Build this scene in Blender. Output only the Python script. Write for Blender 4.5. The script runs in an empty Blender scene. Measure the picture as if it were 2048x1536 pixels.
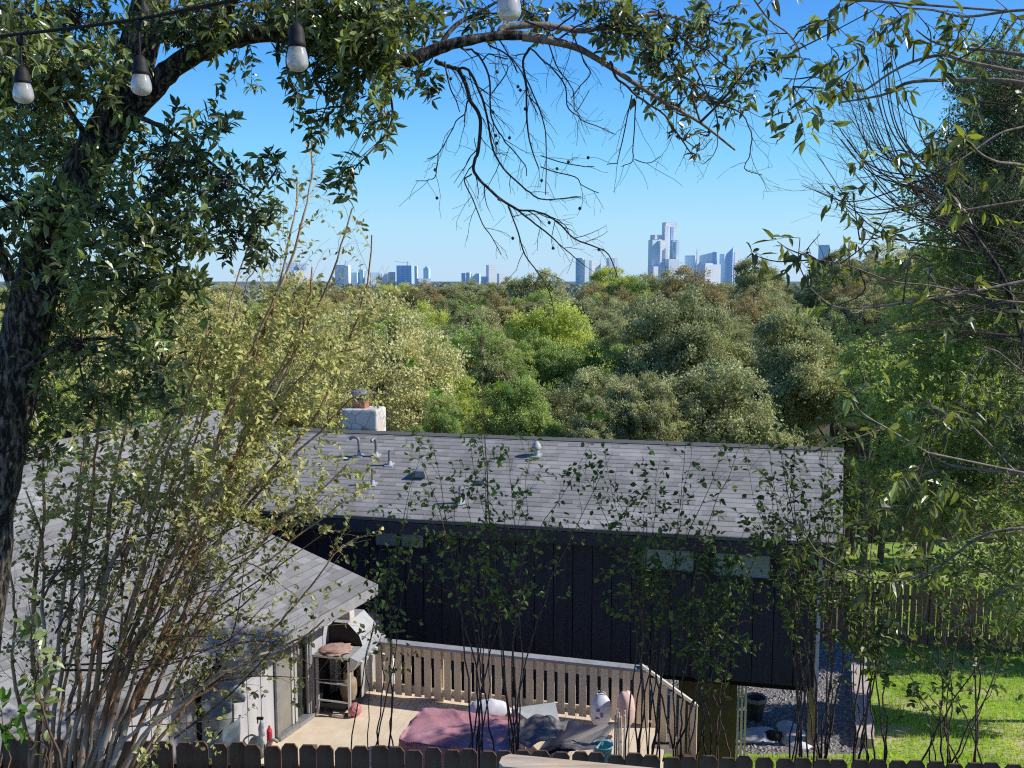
import bpy, math
import numpy as np
from mathutils import Vector

RNG = np.random.default_rng(11)
U = lambda a, b, n=None: RNG.uniform(a, b, n)
scene = bpy.context.scene
COL = scene.collection

# ------------------------------------------------------------------ camera
F = 1900.0
PITCH = math.radians(6.55)
CP, SP = math.cos(PITCH), math.sin(PITCH)
cam_data = bpy.data.cameras.new("camera")
cam_data.sensor_width = 36.0
cam_data.lens = 36.0 * F / 2048.0
cam_data.clip_start = 0.05
cam_data.clip_end = 20000
cam = bpy.data.objects.new("camera", cam_data)
COL.objects.link(cam)
cam.rotation_euler = (math.pi / 2 - PITCH, 0, 0)
scene.camera = cam


def ray(px, py):
    u = (px - 1024) / F
    v = (py - 768) / F
    return np.array([u, CP - v * SP, -v * CP - SP])


def at(px, py, Y):
    d = ray(px, py)
    return d * (Y / d[1])


def atz(px, py, z):
    d = ray(px, py)
    return d * (z / d[2])


def pxw(w, Y):
    return w * Y / F


def proj(p):
    x, y, z = p
    f = y * CP - z * SP
    up = y * SP + z * CP
    return 1024 + F * x / f, 768 - F * up / f


def sstep(a, b, x):
    t = np.clip((x - a) / (b - a), 0, 1)
    return t * t * (3 - 2 * t)


def zg(X, Y):
    """ground height"""
    X = np.asarray(X, float)
    Y = np.asarray(Y, float)
    z = np.interp(Y, [-40, 0, 7.3, 12, 45, 60, 300, 1500, 9000], [-4.6, -5.0, -5.6, -7.74, -12.85, -13.5, -13.5, -25, -62])
    z = z + 9.0 * sstep(.27, .43, X / np.maximum(Y, 1)) * sstep(50, 150, Y) * (1 - sstep(260, 700, Y))
    return z


# ------------------------------------------------------------------ mesh builder
ORG = {}


class MB:
    def __init__(self):
        self.v, self.f, self.t, self.uv, self.n = [], [], [], [], 0

    def add(self, v, f, tint=0.5, uv=None):
        v = np.asarray(v, float).reshape(-1, 3)
        f = np.asarray(f, int)
        self.v.append(v)
        self.f.append(f + self.n)
        self.t.append(np.broadcast_to(np.asarray(tint, float), (len(v),)))
        self.uv.append(np.zeros((len(v), 2)) if uv is None else np.asarray(uv, float))
        self.n += len(v)

    def mesh(self, name, mat=None, off=(0, 0, 0), smooth=False):
        me = bpy.data.meshes.new(name)
        V = np.concatenate(self.v) - np.asarray(off)
        loops = np.concatenate([f.ravel() for f in self.f])
        sizes = np.concatenate([np.full(len(f), f.shape[1]) for f in self.f])
        starts = np.concatenate([[0], np.cumsum(sizes)[:-1]])
        me.vertices.add(len(V))
        me.vertices.foreach_set("co", V.ravel().astype(np.float32))
        me.loops.add(len(loops))
        me.loops.foreach_set("vertex_index", loops.astype(np.int32))
        me.polygons.add(len(sizes))
        me.polygons.foreach_set("loop_start", starts.astype(np.int32))
        try:
            me.polygons.foreach_set("loop_total", sizes.astype(np.int32))
        except Exception:
            pass
        me.polygons.foreach_set("use_smooth", np.full(len(sizes), bool(smooth)))
        a = me.attributes.new("tint", "FLOAT", "POINT")
        a.data.foreach_set("value", np.concatenate(self.t).astype(np.float32))
        uvl = me.uv_layers.new(name="UVMap")
        UV = np.concatenate(self.uv)[loops]
        uvl.data.foreach_set("uv", UV.ravel().astype(np.float32))
        me.update(calc_edges=True)
        if mat:
            me.materials.append(mat)
        return me

    def build(self, name, mat, parent=None, loc=None, smooth=False, local=False):
        """world coordinates unless local; a top-level mesh gets its origin at loc"""
        if parent is not None:
            off = (0, 0, 0) if local else ORG[parent.name]
        else:
            off = (0, 0, 0) if loc is None or local else loc
        o = bpy.data.objects.new(name, self.mesh(name, mat, off, smooth))
        COL.objects.link(o)
        if parent is not None:
            o.parent = parent
            ORG[o.name] = ORG[parent.name]
            if local and loc is not None:
                o.location = np.asarray(loc) - ORG[parent.name]
        else:
            if loc is not None:
                o.location = loc
            ORG[o.name] = np.zeros(3) if loc is None else np.asarray(loc, float)
        return o

    # ---- shapes
    def box(self, c, s, ax=None, tint=0.5):
        """c centre, s full sizes, ax 3x3 rows = axes"""
        ax = np.eye(3) if ax is None else np.asarray(ax, float)
        k = np.array([[x, y, z] for x in (-.5, .5) for y in (-.5, .5) for z in (-.5, .5)]) * np.asarray(s)
        v = np.asarray(c) + k @ ax
        f = [[0, 1, 3, 2], [4, 6, 7, 5], [0, 4, 5, 1], [2, 3, 7, 6], [0, 2, 6, 4], [1, 5, 7, 3]]
        self.add(v, f, tint)

    def hexa(self, b, t, tint=0.5):
        """prism from bottom loop b (n,3) to top loop t"""
        b = np.asarray(b, float)
        t = np.asarray(t, float)
        n = len(b)
        self.add(np.vstack([b, t]), [[i, (i + 1) % n, n + (i + 1) % n, n + i] for i in range(n)], tint)
        self.add(b, [list(range(n))[::-1]], tint)
        self.add(t, [list(range(n))], tint)

    def tube(self, P, r, n=6, tint=0.5, cap=True):
        P = np.asarray(P, float)
        m = len(P)
        r = np.broadcast_to(np.asarray(r, float), (m,))
        T = np.gradient(P, axis=0)
        T /= np.linalg.norm(T, axis=1)[:, None] + 1e-9
        ref = np.array([0, 0, 1.0]) if abs(T[0][2]) < .9 else np.array([1.0, 0, 0])
        N = np.zeros_like(P)
        x = np.cross(T[0], ref)
        for i in range(m):
            x = x - T[i] * np.dot(x, T[i])
            x /= np.linalg.norm(x) + 1e-9
            N[i] = x
        B = np.cross(T, N)
        a = np.linspace(0, 2 * np.pi, n, endpoint=False)
        ring = (N[:, None, :] * np.cos(a)[None, :, None] + B[:, None, :] * np.sin(a)[None, :, None]) * r[:, None, None]
        v = (P[:, None, :] + ring).reshape(-1, 3)
        i = np.arange(m - 1)[:, None] * n
        j = np.arange(n)[None, :]
        f = np.stack([i + j, i + (j + 1) % n, i + n + (j + 1) % n, i + n + j], -1).reshape(-1, 4)
        self.add(v, f, tint)
        if cap and n > 2:
            self.add(v[:n], [list(range(n))[::-1]], tint)
            self.add(v[-n:], [list(range(n))], tint)

    def lathe(self, c, prof, n=20, tint=0.5, axis=(0, 0, 1)):
        """prof [(r,z)...] about a vertical axis through c"""
        prof = np.asarray(prof, float)
        a = np.linspace(0, 2 * np.pi, n, endpoint=False)
        v = np.stack([np.outer(prof[:, 0], np.cos(a)), np.outer(prof[:, 0], np.sin(a)),
                      np.repeat(prof[:, 1][:, None], n, 1)], -1).reshape(-1, 3) + np.asarray(c)
        m = len(prof)
        i = np.arange(m - 1)[:, None] * n
        j = np.arange(n)[None, :]
        f = np.stack([i + j, i + (j + 1) % n, i + n + (j + 1) % n, i + n + j], -1).reshape(-1, 4)
        self.add(v, f, tint)


def spline(P, sub=6):
    """Catmull-Rom through the rows of P"""
    P = np.asarray(P, float)
    Q = np.vstack([2 * P[0] - P[1], P, 2 * P[-1] - P[-2]])
    out = []
    for i in range(1, len(Q) - 2):
        for t in np.linspace(0, 1, sub, endpoint=False):
            a, b, c, d = Q[i - 1], Q[i], Q[i + 1], Q[i + 2]
            out.append(.5 * ((2 * b) + (-a + c) * t + (2 * a - 5 * b + 4 * c - d) * t * t + (-a + 3 * b - 3 * c + d) * t ** 3))
    out.append(P[-1])
    return np.array(out)


def pxline(rows, sub=5, Y=None):
    """rows (px,py,width_px[,Y]) -> points, radii"""
    pts, rad = [], []
    for r in rows:
        y = r[3] if len(r) > 3 else Y
        pts.append(at(r[0], r[1], y))
        rad.append(pxw(r[2], y) / 2)
    p = spline(pts, sub)
    rr = np.interp(np.linspace(0, 1, len(p)), np.linspace(0, 1, len(rad)), rad)
    return p, rr


# ------------------------------------------------------------------ leaves
T_LANCE = (np.array([[0, 0, 0], [.42, .3, .12], [0, .36, 0], [-.42, .3, .12], [.36, .66, .08], [-.36, .66, .08], [0, .7, -.03], [0, 1, -.14]]),
           np.array([[0, 1, 2], [0, 2, 3], [1, 4, 6], [1, 6, 2], [2, 6, 5], [2, 5, 3], [4, 7, 6], [6, 7, 5]]))
T_OVAL = (np.array([[0, 0, 0], [.42, .25, .1], [.48, .58, .08], [0, 1, -.1], [-.48, .58, .08], [-.42, .25, .1]]),
          np.array([[0, 1, 2], [0, 2, 3], [0, 3, 4], [0, 4, 5]]))
T_DIA = (np.array([[0, 0, 0], [.5, .5, .14], [0, 1, 0], [-.5, .5, .14]]), np.array([[0, 1, 2], [0, 2, 3]]))
_m = [(0, 0), (.16, .12), (.62, .05), (.42, .3), (.75, .55), (.36, .52), (.22, .62), (0, 1), (-.22, .62), (-.36, .52), (-.75, .55), (-.42, .3), (-.62, .05), (-.16, .12)]
T_MAPLE = (np.array([[x, y, .18 * abs(x) - .1 * y] for x, y in _m] + [[0, .4, -.02]]),
           np.array([[14, i, (i + 1) % 14] for i in range(14)]))


def unit(a):
    return a / (np.linalg.norm(a, axis=-1, keepdims=True) + 1e-9)


def rvec(n):
    return unit(RNG.normal(size=(n, 3)))


def add_leaves(mb, pos, d, nrm, L, W, tint, tmpl):
    V, Fc = tmpl
    n = len(pos)
    if n == 0:
        return
    y = unit(d)
    x = unit(np.cross(y, nrm) + 1e-6)
    z = np.cross(x, y)
    L = np.broadcast_to(L, (n,))
    W = np.broadcast_to(W, (n,))
    P = (pos[:, None, :] + x[:, None, :] * (V[None, :, 0:1] * W[:, None, None])
         + y[:, None, :] * (V[None, :, 1:2] * L[:, None, None])
         + z[:, None, :] * (V[None, :, 2:3] * W[:, None, None] * 1.6))
    k = len(V)
    f = (Fc[None] + (np.arange(n) * k)[:, None, None]).reshape(-1, 3)
    mb.add(P.reshape(-1, 3), f, np.repeat(np.broadcast_to(tint, (n,)), k))


# ------------------------------------------------------------------ materials
def new_mat(name):
    m = bpy.data.materials.new(name)
    m.use_nodes = True
    nt = m.node_tree
    nt.nodes.clear()
    out = nt.nodes.new("ShaderNodeOutputMaterial")
    return m, nt, out


def N(nt, typ, **kw):
    n = nt.nodes.new(typ)
    for k, v in kw.items():
        if k.startswith("i_"):
            n.inputs[k[2:].replace("_", " ")].default_value = v
        else:
            setattr(n, k, v)
    return n


def rgba(c):
    return (c[0], c[1], c[2], 1.0)


def mixcol(nt, fac, a, b, mode="MIX"):
    n = nt.nodes.new("ShaderNodeMix")
    n.data_type = "RGBA"
    n.blend_type = mode
    for sock, val in ((n.inputs[0], fac), (n.inputs[6], a), (n.inputs[7], b)):
        if hasattr(val, "is_linked"):
            nt.links.new(val, sock)
        elif isinstance(val, (int, float)):
            sock.default_value = val
        else:
            sock.default_value = rgba(val)
    return n.outputs[2]


def surf(name, c1, c2=None, rough=.7, scale=3.0, stretch=(1, 1, 1), bump=0.0, bscale=None, spec=.35, metal=0.0, detail=6, ramp=(.35, .68), trans=0.0, c3=None):
    """noise-mottled Principled surface"""
    m, nt, out = new_mat(name)
    b = N(nt, "ShaderNodeBsdfPrincipled")
    b.inputs["Roughness"].default_value = rough
    b.inputs["Specular IOR Level"].default_value = spec
    b.inputs["Metallic"].default_value = metal
    if trans:
        b.inputs["Transmission Weight"].default_value = trans
    tc = N(nt, "ShaderNodeTexCoord")
    mp = N(nt, "ShaderNodeMapping")
    mp.inputs["Scale"].default_value = stretch
    nt.links.new(tc.outputs["Object"], mp.inputs["Vector"])
    nz = N(nt, "ShaderNodeTexNoise")
    nz.inputs["Scale"].default_value = scale
    nz.inputs["Detail"].default_value = detail
    nz.inputs["Roughness"].default_value = .65
    nt.links.new(mp.outputs[0], nz.inputs["Vector"])
    mr = N(nt, "ShaderNodeMapRange")
    mr.inputs["From Min"].default_value = ramp[0]
    mr.inputs["From Max"].default_value = ramp[1]
    nt.links.new(nz.outputs["Fac"], mr.inputs["Value"])
    c2 = c2 or tuple(x * .6 for x in c1)
    col = mixcol(nt, mr.outputs[0], c2, c1)
    if c3:
        n2 = N(nt, "ShaderNodeTexNoise")
        n2.inputs["Scale"].default_value = scale * .23
        nt.links.new(tc.outputs["Object"], n2.inputs["Vector"])
        m2 = N(nt, "ShaderNodeMapRange")
        m2.inputs["From Min"].default_value = .48
        m2.inputs["From Max"].default_value = .66
        nt.links.new(n2.outputs["Fac"], m2.inputs["Value"])
        col = mixcol(nt, m2.outputs[0], col, c3)
    nt.links.new(col, b.inputs["Base Color"])
    if bump:
        bp = N(nt, "ShaderNodeBump")
        bp.inputs["Strength"].default_value = bump
        bp.inputs["Distance"].default_value = .02
        src = nz.outputs["Fac"]
        if bscale:
            n3 = N(nt, "ShaderNodeTexNoise")
            n3.inputs["Scale"].default_value = bscale
            n3.inputs["Detail"].default_value = 5
            nt.links.new(mp.outputs[0], n3.inputs["Vector"])
            src = n3.outputs["Fac"]
        nt.links.new(src, bp.inputs["Height"])
        nt.links.new(bp.outputs[0], b.inputs["Normal"])
    nt.links.new(b.outputs[0], out.inputs[0])
    return m


def leafmat(name, dark, light, trans, tfac=.4, rough=.45, spec=.4, pert=0.0):
    m, nt, out = new_mat(name)
    at_ = N(nt, "ShaderNodeAttribute", attribute_name="tint")
    fac = at_.outputs["Fac"]
    if pert:
        oi = N(nt, "ShaderNodeObjectInfo")
        ma = N(nt, "ShaderNodeMath", operation="MULTIPLY_ADD")
        nt.links.new(oi.outputs["Random"], ma.inputs[0])
        ma.inputs[1].default_value = pert
        ma.inputs[2].default_value = -pert / 2
        ad = N(nt, "ShaderNodeMath", operation="ADD", use_clamp=True)
        nt.links.new(ma.outputs[0], ad.inputs[0])
        nt.links.new(fac, ad.inputs[1])
        fac = ad.outputs[0]
    c = mixcol(nt, fac, dark, light)
    p = N(nt, "ShaderNodeBsdfPrincipled")
    p.inputs["Roughness"].default_value = rough
    p.inputs["Specular IOR Level"].default_value = spec
    nt.links.new(c, p.inputs["Base Color"])
    t = N(nt, "ShaderNodeBsdfTranslucent")
    ct = mixcol(nt, fac, tuple(.7 * a + .3 * b for a, b in zip(dark, trans)), trans)
    nt.links.new(ct, t.inputs["Color"])
    mx = N(nt, "ShaderNodeMixShader")
    mx.inputs[0].default_value = tfac
    nt.links.new(p.outputs[0], mx.inputs[1])
    nt.links.new(t.outputs[0], mx.inputs[2])
    nt.links.new(mx.outputs[0], out.inputs[0])
    return m


def shingle(name, base, dark, light, line=.25):
    """asphalt shingles from the UV in metres (u along the eave, v up the slope)"""
    m, nt, out = new_mat(name)
    b = N(nt, "ShaderNodeBsdfPrincipled")
    b.inputs["Roughness"].default_value = .9
    b.inputs["Specular IOR Level"].default_value = .2
    tc = N(nt, "ShaderNodeTexCoord")
    br = N(nt, "ShaderNodeTexBrick", offset=.43, offset_frequency=2, squash=1.3, squash_frequency=3)
    br.inputs["Scale"].default_value = 1.0
    br.inputs["Brick Width"].default_value = .19
    br.inputs["Row Height"].default_value = .142
    br.inputs["Mortar Size"].default_value = .007
    br.inputs["Mortar Smooth"].default_value = .3
    br.inputs["Bias"].default_value = -.1
    br.inputs["Color1"].default_value = (0, 0, 0, 1)
    br.inputs["Color2"].default_value = (1, 1, 1, 1)
    br.inputs["Mortar"].default_value = (.5, .5, .5, 1)
    nt.links.new(tc.outputs["UV"], br.inputs["Vector"])
    # rows only: dark butt line under each course
    sp = N(nt, "ShaderNodeSeparateXYZ")
    nt.links.new(tc.outputs["UV"], sp.inputs[0])
    dv = N(nt, "ShaderNodeMath", operation="DIVIDE")
    dv.inputs[1].default_value = .142
    nt.links.new(sp.outputs[1], dv.inputs[0])
    fr = N(nt, "ShaderNodeMath", operation="FRACT")
    nt.links.new(dv.outputs[0], fr.inputs[0])
    lt = N(nt, "ShaderNodeMapRange")
    lt.inputs["From Min"].default_value = .03
    lt.inputs["From Max"].default_value = .3
    nt.links.new(fr.outputs[0], lt.inputs["Value"])
    c = mixcol(nt, br.outputs["Color"], dark, light)
    nz = N(nt, "ShaderNodeTexNoise")
    nz.inputs["Scale"].default_value = 120
    nt.links.new(tc.outputs["UV"], nz.inputs["Vector"])
    n2 = N(nt, "ShaderNodeTexNoise")
    n2.inputs["Scale"].default_value = .7
    n2.inputs["Detail"].default_value = 8
    nt.links.new(tc.outputs["UV"], n2.inputs["Vector"])
    c = mixcol(nt, .55, c, base)
    c = mixcol(nt, .35, c, nz.outputs["Color"], "OVERLAY")
    c = mixcol(nt, .6, c, n2.outputs["Fac"], "OVERLAY")
    # the butt line is broken up by the thick tabs of laminated shingles
    rr = N(nt, "ShaderNodeMath", operation="MULTIPLY")
    rr.inputs[1].default_value = .6
    nt.links.new(br.outputs["Color"], rr.inputs[0])
    sh = N(nt, "ShaderNodeMath", operation="ADD", use_clamp=True)
    nt.links.new(lt.outputs[0], sh.inputs[0])
    nt.links.new(rr.outputs[0], sh.inputs[1])
    c = mixcol(nt, sh.outputs[0], tuple(x * line for x in base), c)
    bp = N(nt, "ShaderNodeBump")
    bp.inputs["Strength"].default_value = .6
    bp.inputs["Distance"].default_value = .01
    nt.links.new(sh.outputs[0], bp.inputs["Height"])
    nt.links.new(bp.outputs[0], b.inputs["Normal"])
    nt.links.new(c, b.inputs["Base Color"])
    nt.links.new(b.outputs[0], out.inputs[0])
    return m


def stone_mat(name):
    m, nt, out = new_mat(name)
    b = N(nt, "ShaderNodeBsdfPrincipled")
    b.inputs["Roughness"].default_value = .9
    tc = N(nt, "ShaderNodeTexCoord")
    vo = N(nt, "ShaderNodeTexVoronoi", feature="DISTANCE_TO_EDGE")
    vo.inputs["Scale"].default_value = 4.5
    v2 = N(nt, "ShaderNodeTexVoronoi")
    v2.inputs["Scale"].default_value = 4.5
    for v in (vo, v2):
        nt.links.new(tc.outputs["Object"], v.inputs["Vector"])
    ss = N(nt, "ShaderNodeSeparateColor")
    nt.links.new(v2.outputs["Color"], ss.inputs[0])
    c = mixcol(nt, ss.outputs[0], (.55, .53, .5), (.8, .75, .66))
    mm = N(nt, "ShaderNodeMapRange")
    mm.inputs["From Min"].default_value = .75
    mm.inputs["From Max"].default_value = .95
    nt.links.new(ss.outputs[1], mm.inputs["Value"])
    c = mixcol(nt, mm.outputs[0], c, (.48, .3, .18))
    e = N(nt, "ShaderNodeMapRange")
    e.inputs["From Min"].default_value = .02
    e.inputs["From Max"].default_value = .06
    nt.links.new(vo.outputs["Distance"], e.inputs["Value"])
    c = mixcol(nt, e.outputs[0], (.4, .38, .35), c)
    nt.links.new(c, b.inputs["Base Color"])
    bp = N(nt, "ShaderNodeBump")
    bp.inputs["Strength"].default_value = .8
    nt.links.new(e.outputs[0], bp.inputs["Height"])
    nt.links.new(bp.outputs[0], b.inputs["Normal"])
    nt.links.new(b.outputs[0], out.inputs[0])
    return m


def facade(name, wall, glass, sx, sz, rough=.35):
    """window grid on a tower, object coordinates, metres"""
    m, nt, out = new_mat(name)
    b = N(nt, "ShaderNodeBsdfPrincipled")
    b.inputs["Roughness"].default_value = rough
    b.inputs["Specular IOR Level"].default_value = .3
    tc = N(nt, "ShaderNodeTexCoord")
    sp = N(nt, "ShaderNodeSeparateXYZ")
    nt.links.new(tc.outputs["Object"], sp.inputs[0])
    ad = N(nt, "ShaderNodeMath", operation="ADD")
    nt.links.new(sp.outputs[0], ad.inputs[0])
    nt.links.new(sp.outputs[1], ad.inputs[1])
    fs = []
    for src, s, w in ((ad.outputs[0], sx, .3), (sp.outputs[2], sz, .34)):
        d = N(nt, "ShaderNodeMath", operation="DIVIDE")
        d.inputs[1].default_value = s
        nt.links.new(src, d.inputs[0])
        f = N(nt, "ShaderNodeMath", operation="FRACT")
        nt.links.new(d.outputs[0], f.inputs[0])
        g = N(nt, "ShaderNodeMath", operation="GREATER_THAN")
        g.inputs[1].default_value = w
        nt.links.new(f.outputs[0], g.inputs[0])
        fs.append(g.outputs[0])
    mu = N(nt, "ShaderNodeMath", operation="MULTIPLY")
    nt.links.new(fs[0], mu.inputs[0])
    nt.links.new(fs[1], mu.inputs[1])
    nz = N(nt, "ShaderNodeTexNoise")
    nz.inputs["Scale"].default_value = .02
    nt.links.new(tc.outputs["Object"], nz.inputs["Vector"])
    g2 = mixcol(nt, nz.outputs["Fac"], tuple(x * .8 for x in glass), tuple(min(1, x * 1.25) for x in glass))
    c = mixcol(nt, mu.outputs[0], wall, g2)
    nt.links.new(c, b.inputs["Base Color"])
    nt.links.new(b.outputs[0], out.inputs[0])
    return m


M = {}
M["shingle"] = shingle("roof_shingle", (.285, .278, .266), (.18, .175, .168), (.44, .43, .415))
M["shingle_b"] = shingle("wing_shingle", (.27, .263, .252), (.185, .18, .172), (.47, .46, .445), .5)
M["dark_wall"] = surf("charcoal_siding", (.055, .055, .068), (.032, .032, .045), rough=.75, scale=3, stretch=(6, 6, .4), bump=.3)
M["dark_back"] = surf("groove_paint", (.008, .008, .012), rough=.9)
M["grey_wall"] = surf("grey_siding", (.5, .49, .5), (.4, .39, .405), rough=.7, scale=2, stretch=(3, 3, .5))
M["fascia"] = surf("fascia_paint", (.05, .05, .058), (.035, .035, .042), rough=.6, scale=4)
M["eave_grey"] = surf("drip_edge", (.36, .35, .35), (.26, .25, .25), rough=.6, scale=4)
M["white_trim"] = surf("white_trim", (.72, .72, .7), (.55, .55, .54), rough=.6, scale=5)
M["stone"] = stone_mat("chimney_stone")
M["clay"] = surf("flue_clay", (.5, .22, .13), (.32, .13, .08), rough=.85, scale=9)
M["galv"] = surf("galvanised_metal", (.34, .34, .345), (.2, .2, .21), rough=.45, scale=6, metal=.3)
M["black_metal"] = surf("black_metal", (.02, .02, .022), rough=.5, scale=8)
M["steel"] = surf("brushed_steel", (.72, .72, .71), (.55, .55, .54), rough=.45, scale=6, stretch=(1, 8, 1), metal=.5)
M["glass_dark"] = surf("door_glass", (.05, .055, .05), (.03, .034, .03), rough=.12, scale=1.2, spec=.7)
M["screen"] = surf("insect_screen", (.27, .26, .22), (.2, .19, .16), rough=.7, scale=3)
M["pane"] = surf("window_pane", (.36, .4, .38), (.22, .25, .24), rough=.2, scale=1.6, spec=.5)
M["pane_b"] = surf("curtained_pane", (.34, .45, .41), (.26, .36, .33), rough=.2, scale=1.2, spec=.5)
M["deck"] = surf("deck_boards", (.8, .68, .52), (.66, .54, .4), rough=.8, scale=5, stretch=(.6, .6, 1), bump=.2)
M["rail_wood"] = surf("railing_wood", (.84, .72, .53), (.68, .57, .42), rough=.8, scale=6, stretch=(3, 3, .4), bump=.2)
M["rail_top"] = surf("railing_cap_paint", (.4, .4, .41), (.28, .28, .29), rough=.8, scale=6)
M["rail_lit"] = surf("stair_cap_wood", (.75, .68, .6), (.55, .48, .4), rough=.8, scale=6)
M["fence_dark"] = surf("weathered_picket", (.2, .09, .048), (.05, .022, .013), rough=.9, scale=9, stretch=(2.5, 2.5, .25), bump=.6, c3=(.17, .12, .085))
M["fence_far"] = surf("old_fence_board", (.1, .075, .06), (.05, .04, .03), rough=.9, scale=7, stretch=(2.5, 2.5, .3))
M["fence_mid"] = surf("cedar_picket", (.42, .25, .15), (.22, .13, .085), rough=.9, scale=7, stretch=(2.5, 2.5, .3), bump=.4)
M["post_wood"] = surf("post_wood", (.36, .27, .19), (.22, .16, .11), rough=.85, scale=7, stretch=(3, 3, .4))
M["cap_wood"] = surf("cap_board_wood", (.72, .58, .42), (.44, .33, .23), rough=.7, scale=6, stretch=(.5, 5, 5), bump=.3, c3=(.5, .5, .52))
M["bark"] = surf("oak_bark", (.3, .25, .2), (.018, .014, .012), rough=.95, scale=34, stretch=(1.4, 1.4, .45), bump=1.0, ramp=(.46, .66), detail=8)
M["bark_pale"] = surf("pale_bark", (.42, .34, .27), (.15, .11, .085), rough=.9, scale=20, stretch=(2, 2, .5), bump=.5)
M["stem"] = surf("myrtle_bark", (.6, .34, .18), (.15, .07, .035), rough=.75, scale=11, stretch=(2, 2, .35), bump=.4, c3=(.5, .42, .34))
M["twig"] = surf("dark_twig_bark", (.12, .085, .07), (.05, .035, .03), rough=.9, scale=30)
M["trunk_far"] = surf("woodland_bark", (.2, .165, .135), (.09, .07, .06), rough=.95, scale=5)
M["trunk_pale"] = surf("ashen_bark", (.5, .42, .34), (.3, .25, .2), rough=.95, scale=5)
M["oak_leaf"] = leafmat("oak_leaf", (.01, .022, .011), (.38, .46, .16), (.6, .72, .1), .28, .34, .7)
M["myrtle_leaf"] = leafmat("myrtle_leaf", (.035, .05, .014), (.74, .72, .28), (.85, .82, .2), .36, .5, .3)
M["sap_leaf"] = leafmat("sapling_leaf", (.02, .045, .014), (.24, .34, .09), (.5, .66, .09), .36, .45, .35)
M["pecan_leaf"] = leafmat("pecan_leaf", (.016, .028, .012), (.36, .42, .12), (.66, .76, .07), .34, .34, .7)
M["maple_leaf"] = leafmat("bright_maple_leaf", (.05, .14, .02), (.12, .28, .03), (.4, .65, .05), .45, .5, .3)
M["elm_leaf"] = leafmat("elm_leaf", (.06, .1, .025), (.5, .6, .2), (.6, .75, .12), .36, .45, .4)
M["cedar_leaf"] = leafmat("cedar_needle", (.022, .045, .025), (.13, .19, .1), (.18, .28, .08), .28, .6, .2)
K = {
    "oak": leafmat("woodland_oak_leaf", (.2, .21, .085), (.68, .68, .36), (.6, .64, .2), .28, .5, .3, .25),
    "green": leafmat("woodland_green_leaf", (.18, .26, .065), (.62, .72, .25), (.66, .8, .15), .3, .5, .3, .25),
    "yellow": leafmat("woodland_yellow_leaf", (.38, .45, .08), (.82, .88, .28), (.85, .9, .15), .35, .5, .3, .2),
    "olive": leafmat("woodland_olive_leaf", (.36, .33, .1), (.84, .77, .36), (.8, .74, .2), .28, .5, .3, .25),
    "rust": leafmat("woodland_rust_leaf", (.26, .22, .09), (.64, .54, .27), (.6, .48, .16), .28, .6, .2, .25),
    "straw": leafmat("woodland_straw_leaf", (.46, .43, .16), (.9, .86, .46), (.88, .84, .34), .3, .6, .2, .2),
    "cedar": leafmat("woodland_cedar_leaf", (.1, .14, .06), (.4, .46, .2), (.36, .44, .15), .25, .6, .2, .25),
    "haze": leafmat("far_wood_leaf", (.25, .3, .22), (.44, .49, .36), (.45, .5, .3), .2, .7, .1),  # distance haze mixed into the leaf colours
}
M["sap_stem"] = surf("sapling_bark", (.22, .14, .1), (.06, .04, .03), rough=.85, scale=25, stretch=(2, 2, .4))
M["lawn"] = surf("lawn_soil_and_turf", (.3, .46, .06), (.18, .3, .04), rough=.95, scale=2.5, c3=(.55, .5, .25))
M["grass"] = leafmat("grass_blade", (.28, .42, .03), (.9, .97, .16), (.65, .9, .1), .35, .5, .2)
M["dirt"] = surf("hillside_soil", (.17, .13, .085), (.08, .075, .035), rough=1, scale=1.2, bump=.4, c3=(.1, .12, .04))
M["gravel"] = surf("gravel_stone", (.5, .47, .45), (.24, .22, .22), rough=.9, scale=8)
M["gravel_bed"] = surf("gravel_bed_soil", (.3, .27, .25), (.13, .12, .11), rough=1, scale=25, bump=.6)
M["concrete"] = surf("rough_limestone", (.62, .54, .48), (.4, .34, .3), rough=.9, scale=7, bump=.5)
M["tan_wall"] = surf("tan_stucco", (.16, .12, .075), (.11, .085, .055), rough=.9, scale=3)
M["pink_cloth"] = surf("faded_red_vinyl", (.56, .31, .36), (.4, .18, .2), rough=.5, scale=2.2, spec=.4, c3=(.72, .5, .64), bump=1.0, bscale=5)
M["grey_tarp"] = surf("grey_tarp", (.22, .2, .19), (.14, .13, .125), rough=.6, scale=3)
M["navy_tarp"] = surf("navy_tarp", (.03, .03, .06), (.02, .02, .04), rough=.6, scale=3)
M["pale_foam"] = surf("pale_grey_foam", (.5, .52, .5), (.4, .42, .4), rough=.7, scale=4)
M["white_bag"] = surf("white_plastic", (.8, .79, .8), (.66, .65, .68), rough=.45, scale=5)
M["peach_bag"] = surf("peach_plastic", (.78, .55, .47), (.66, .42, .36), rough=.55, scale=5)
M["blue_cloth"] = surf("blue_grey_cloth", (.27, .34, .37), (.17, .22, .25), rough=.75, scale=2.5)
M["red"] = surf("red_plastic", (.7, .06, .1), (.5, .03, .06), rough=.4, scale=5)
M["cream"] = surf("cream_plastic", (.78, .74, .52), (.64, .58, .4), rough=.5, scale=5)
M["turq"] = surf("turquoise_plastic", (.25, .6, .66), (.18, .45, .5), rough=.45, scale=5)
M["rubber"] = surf("dark_rubber", (.022, .021, .022), (.012, .012, .012), rough=.65, scale=20)
M["tan_tank"] = surf("tan_tank", (.36, .28, .2), (.25, .19, .13), rough=.6, scale=7)
M["pot"] = surf("olive_pot", (.13, .1, .06), (.08, .065, .04), rough=.7, scale=6)
M["pot_rim"] = surf("pot_rim", (.5, .42, .34), (.36, .3, .24), rough=.7, scale=6)
M["soil"] = surf("pot_soil", (.05, .033, .025), rough=1, scale=20)
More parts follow.
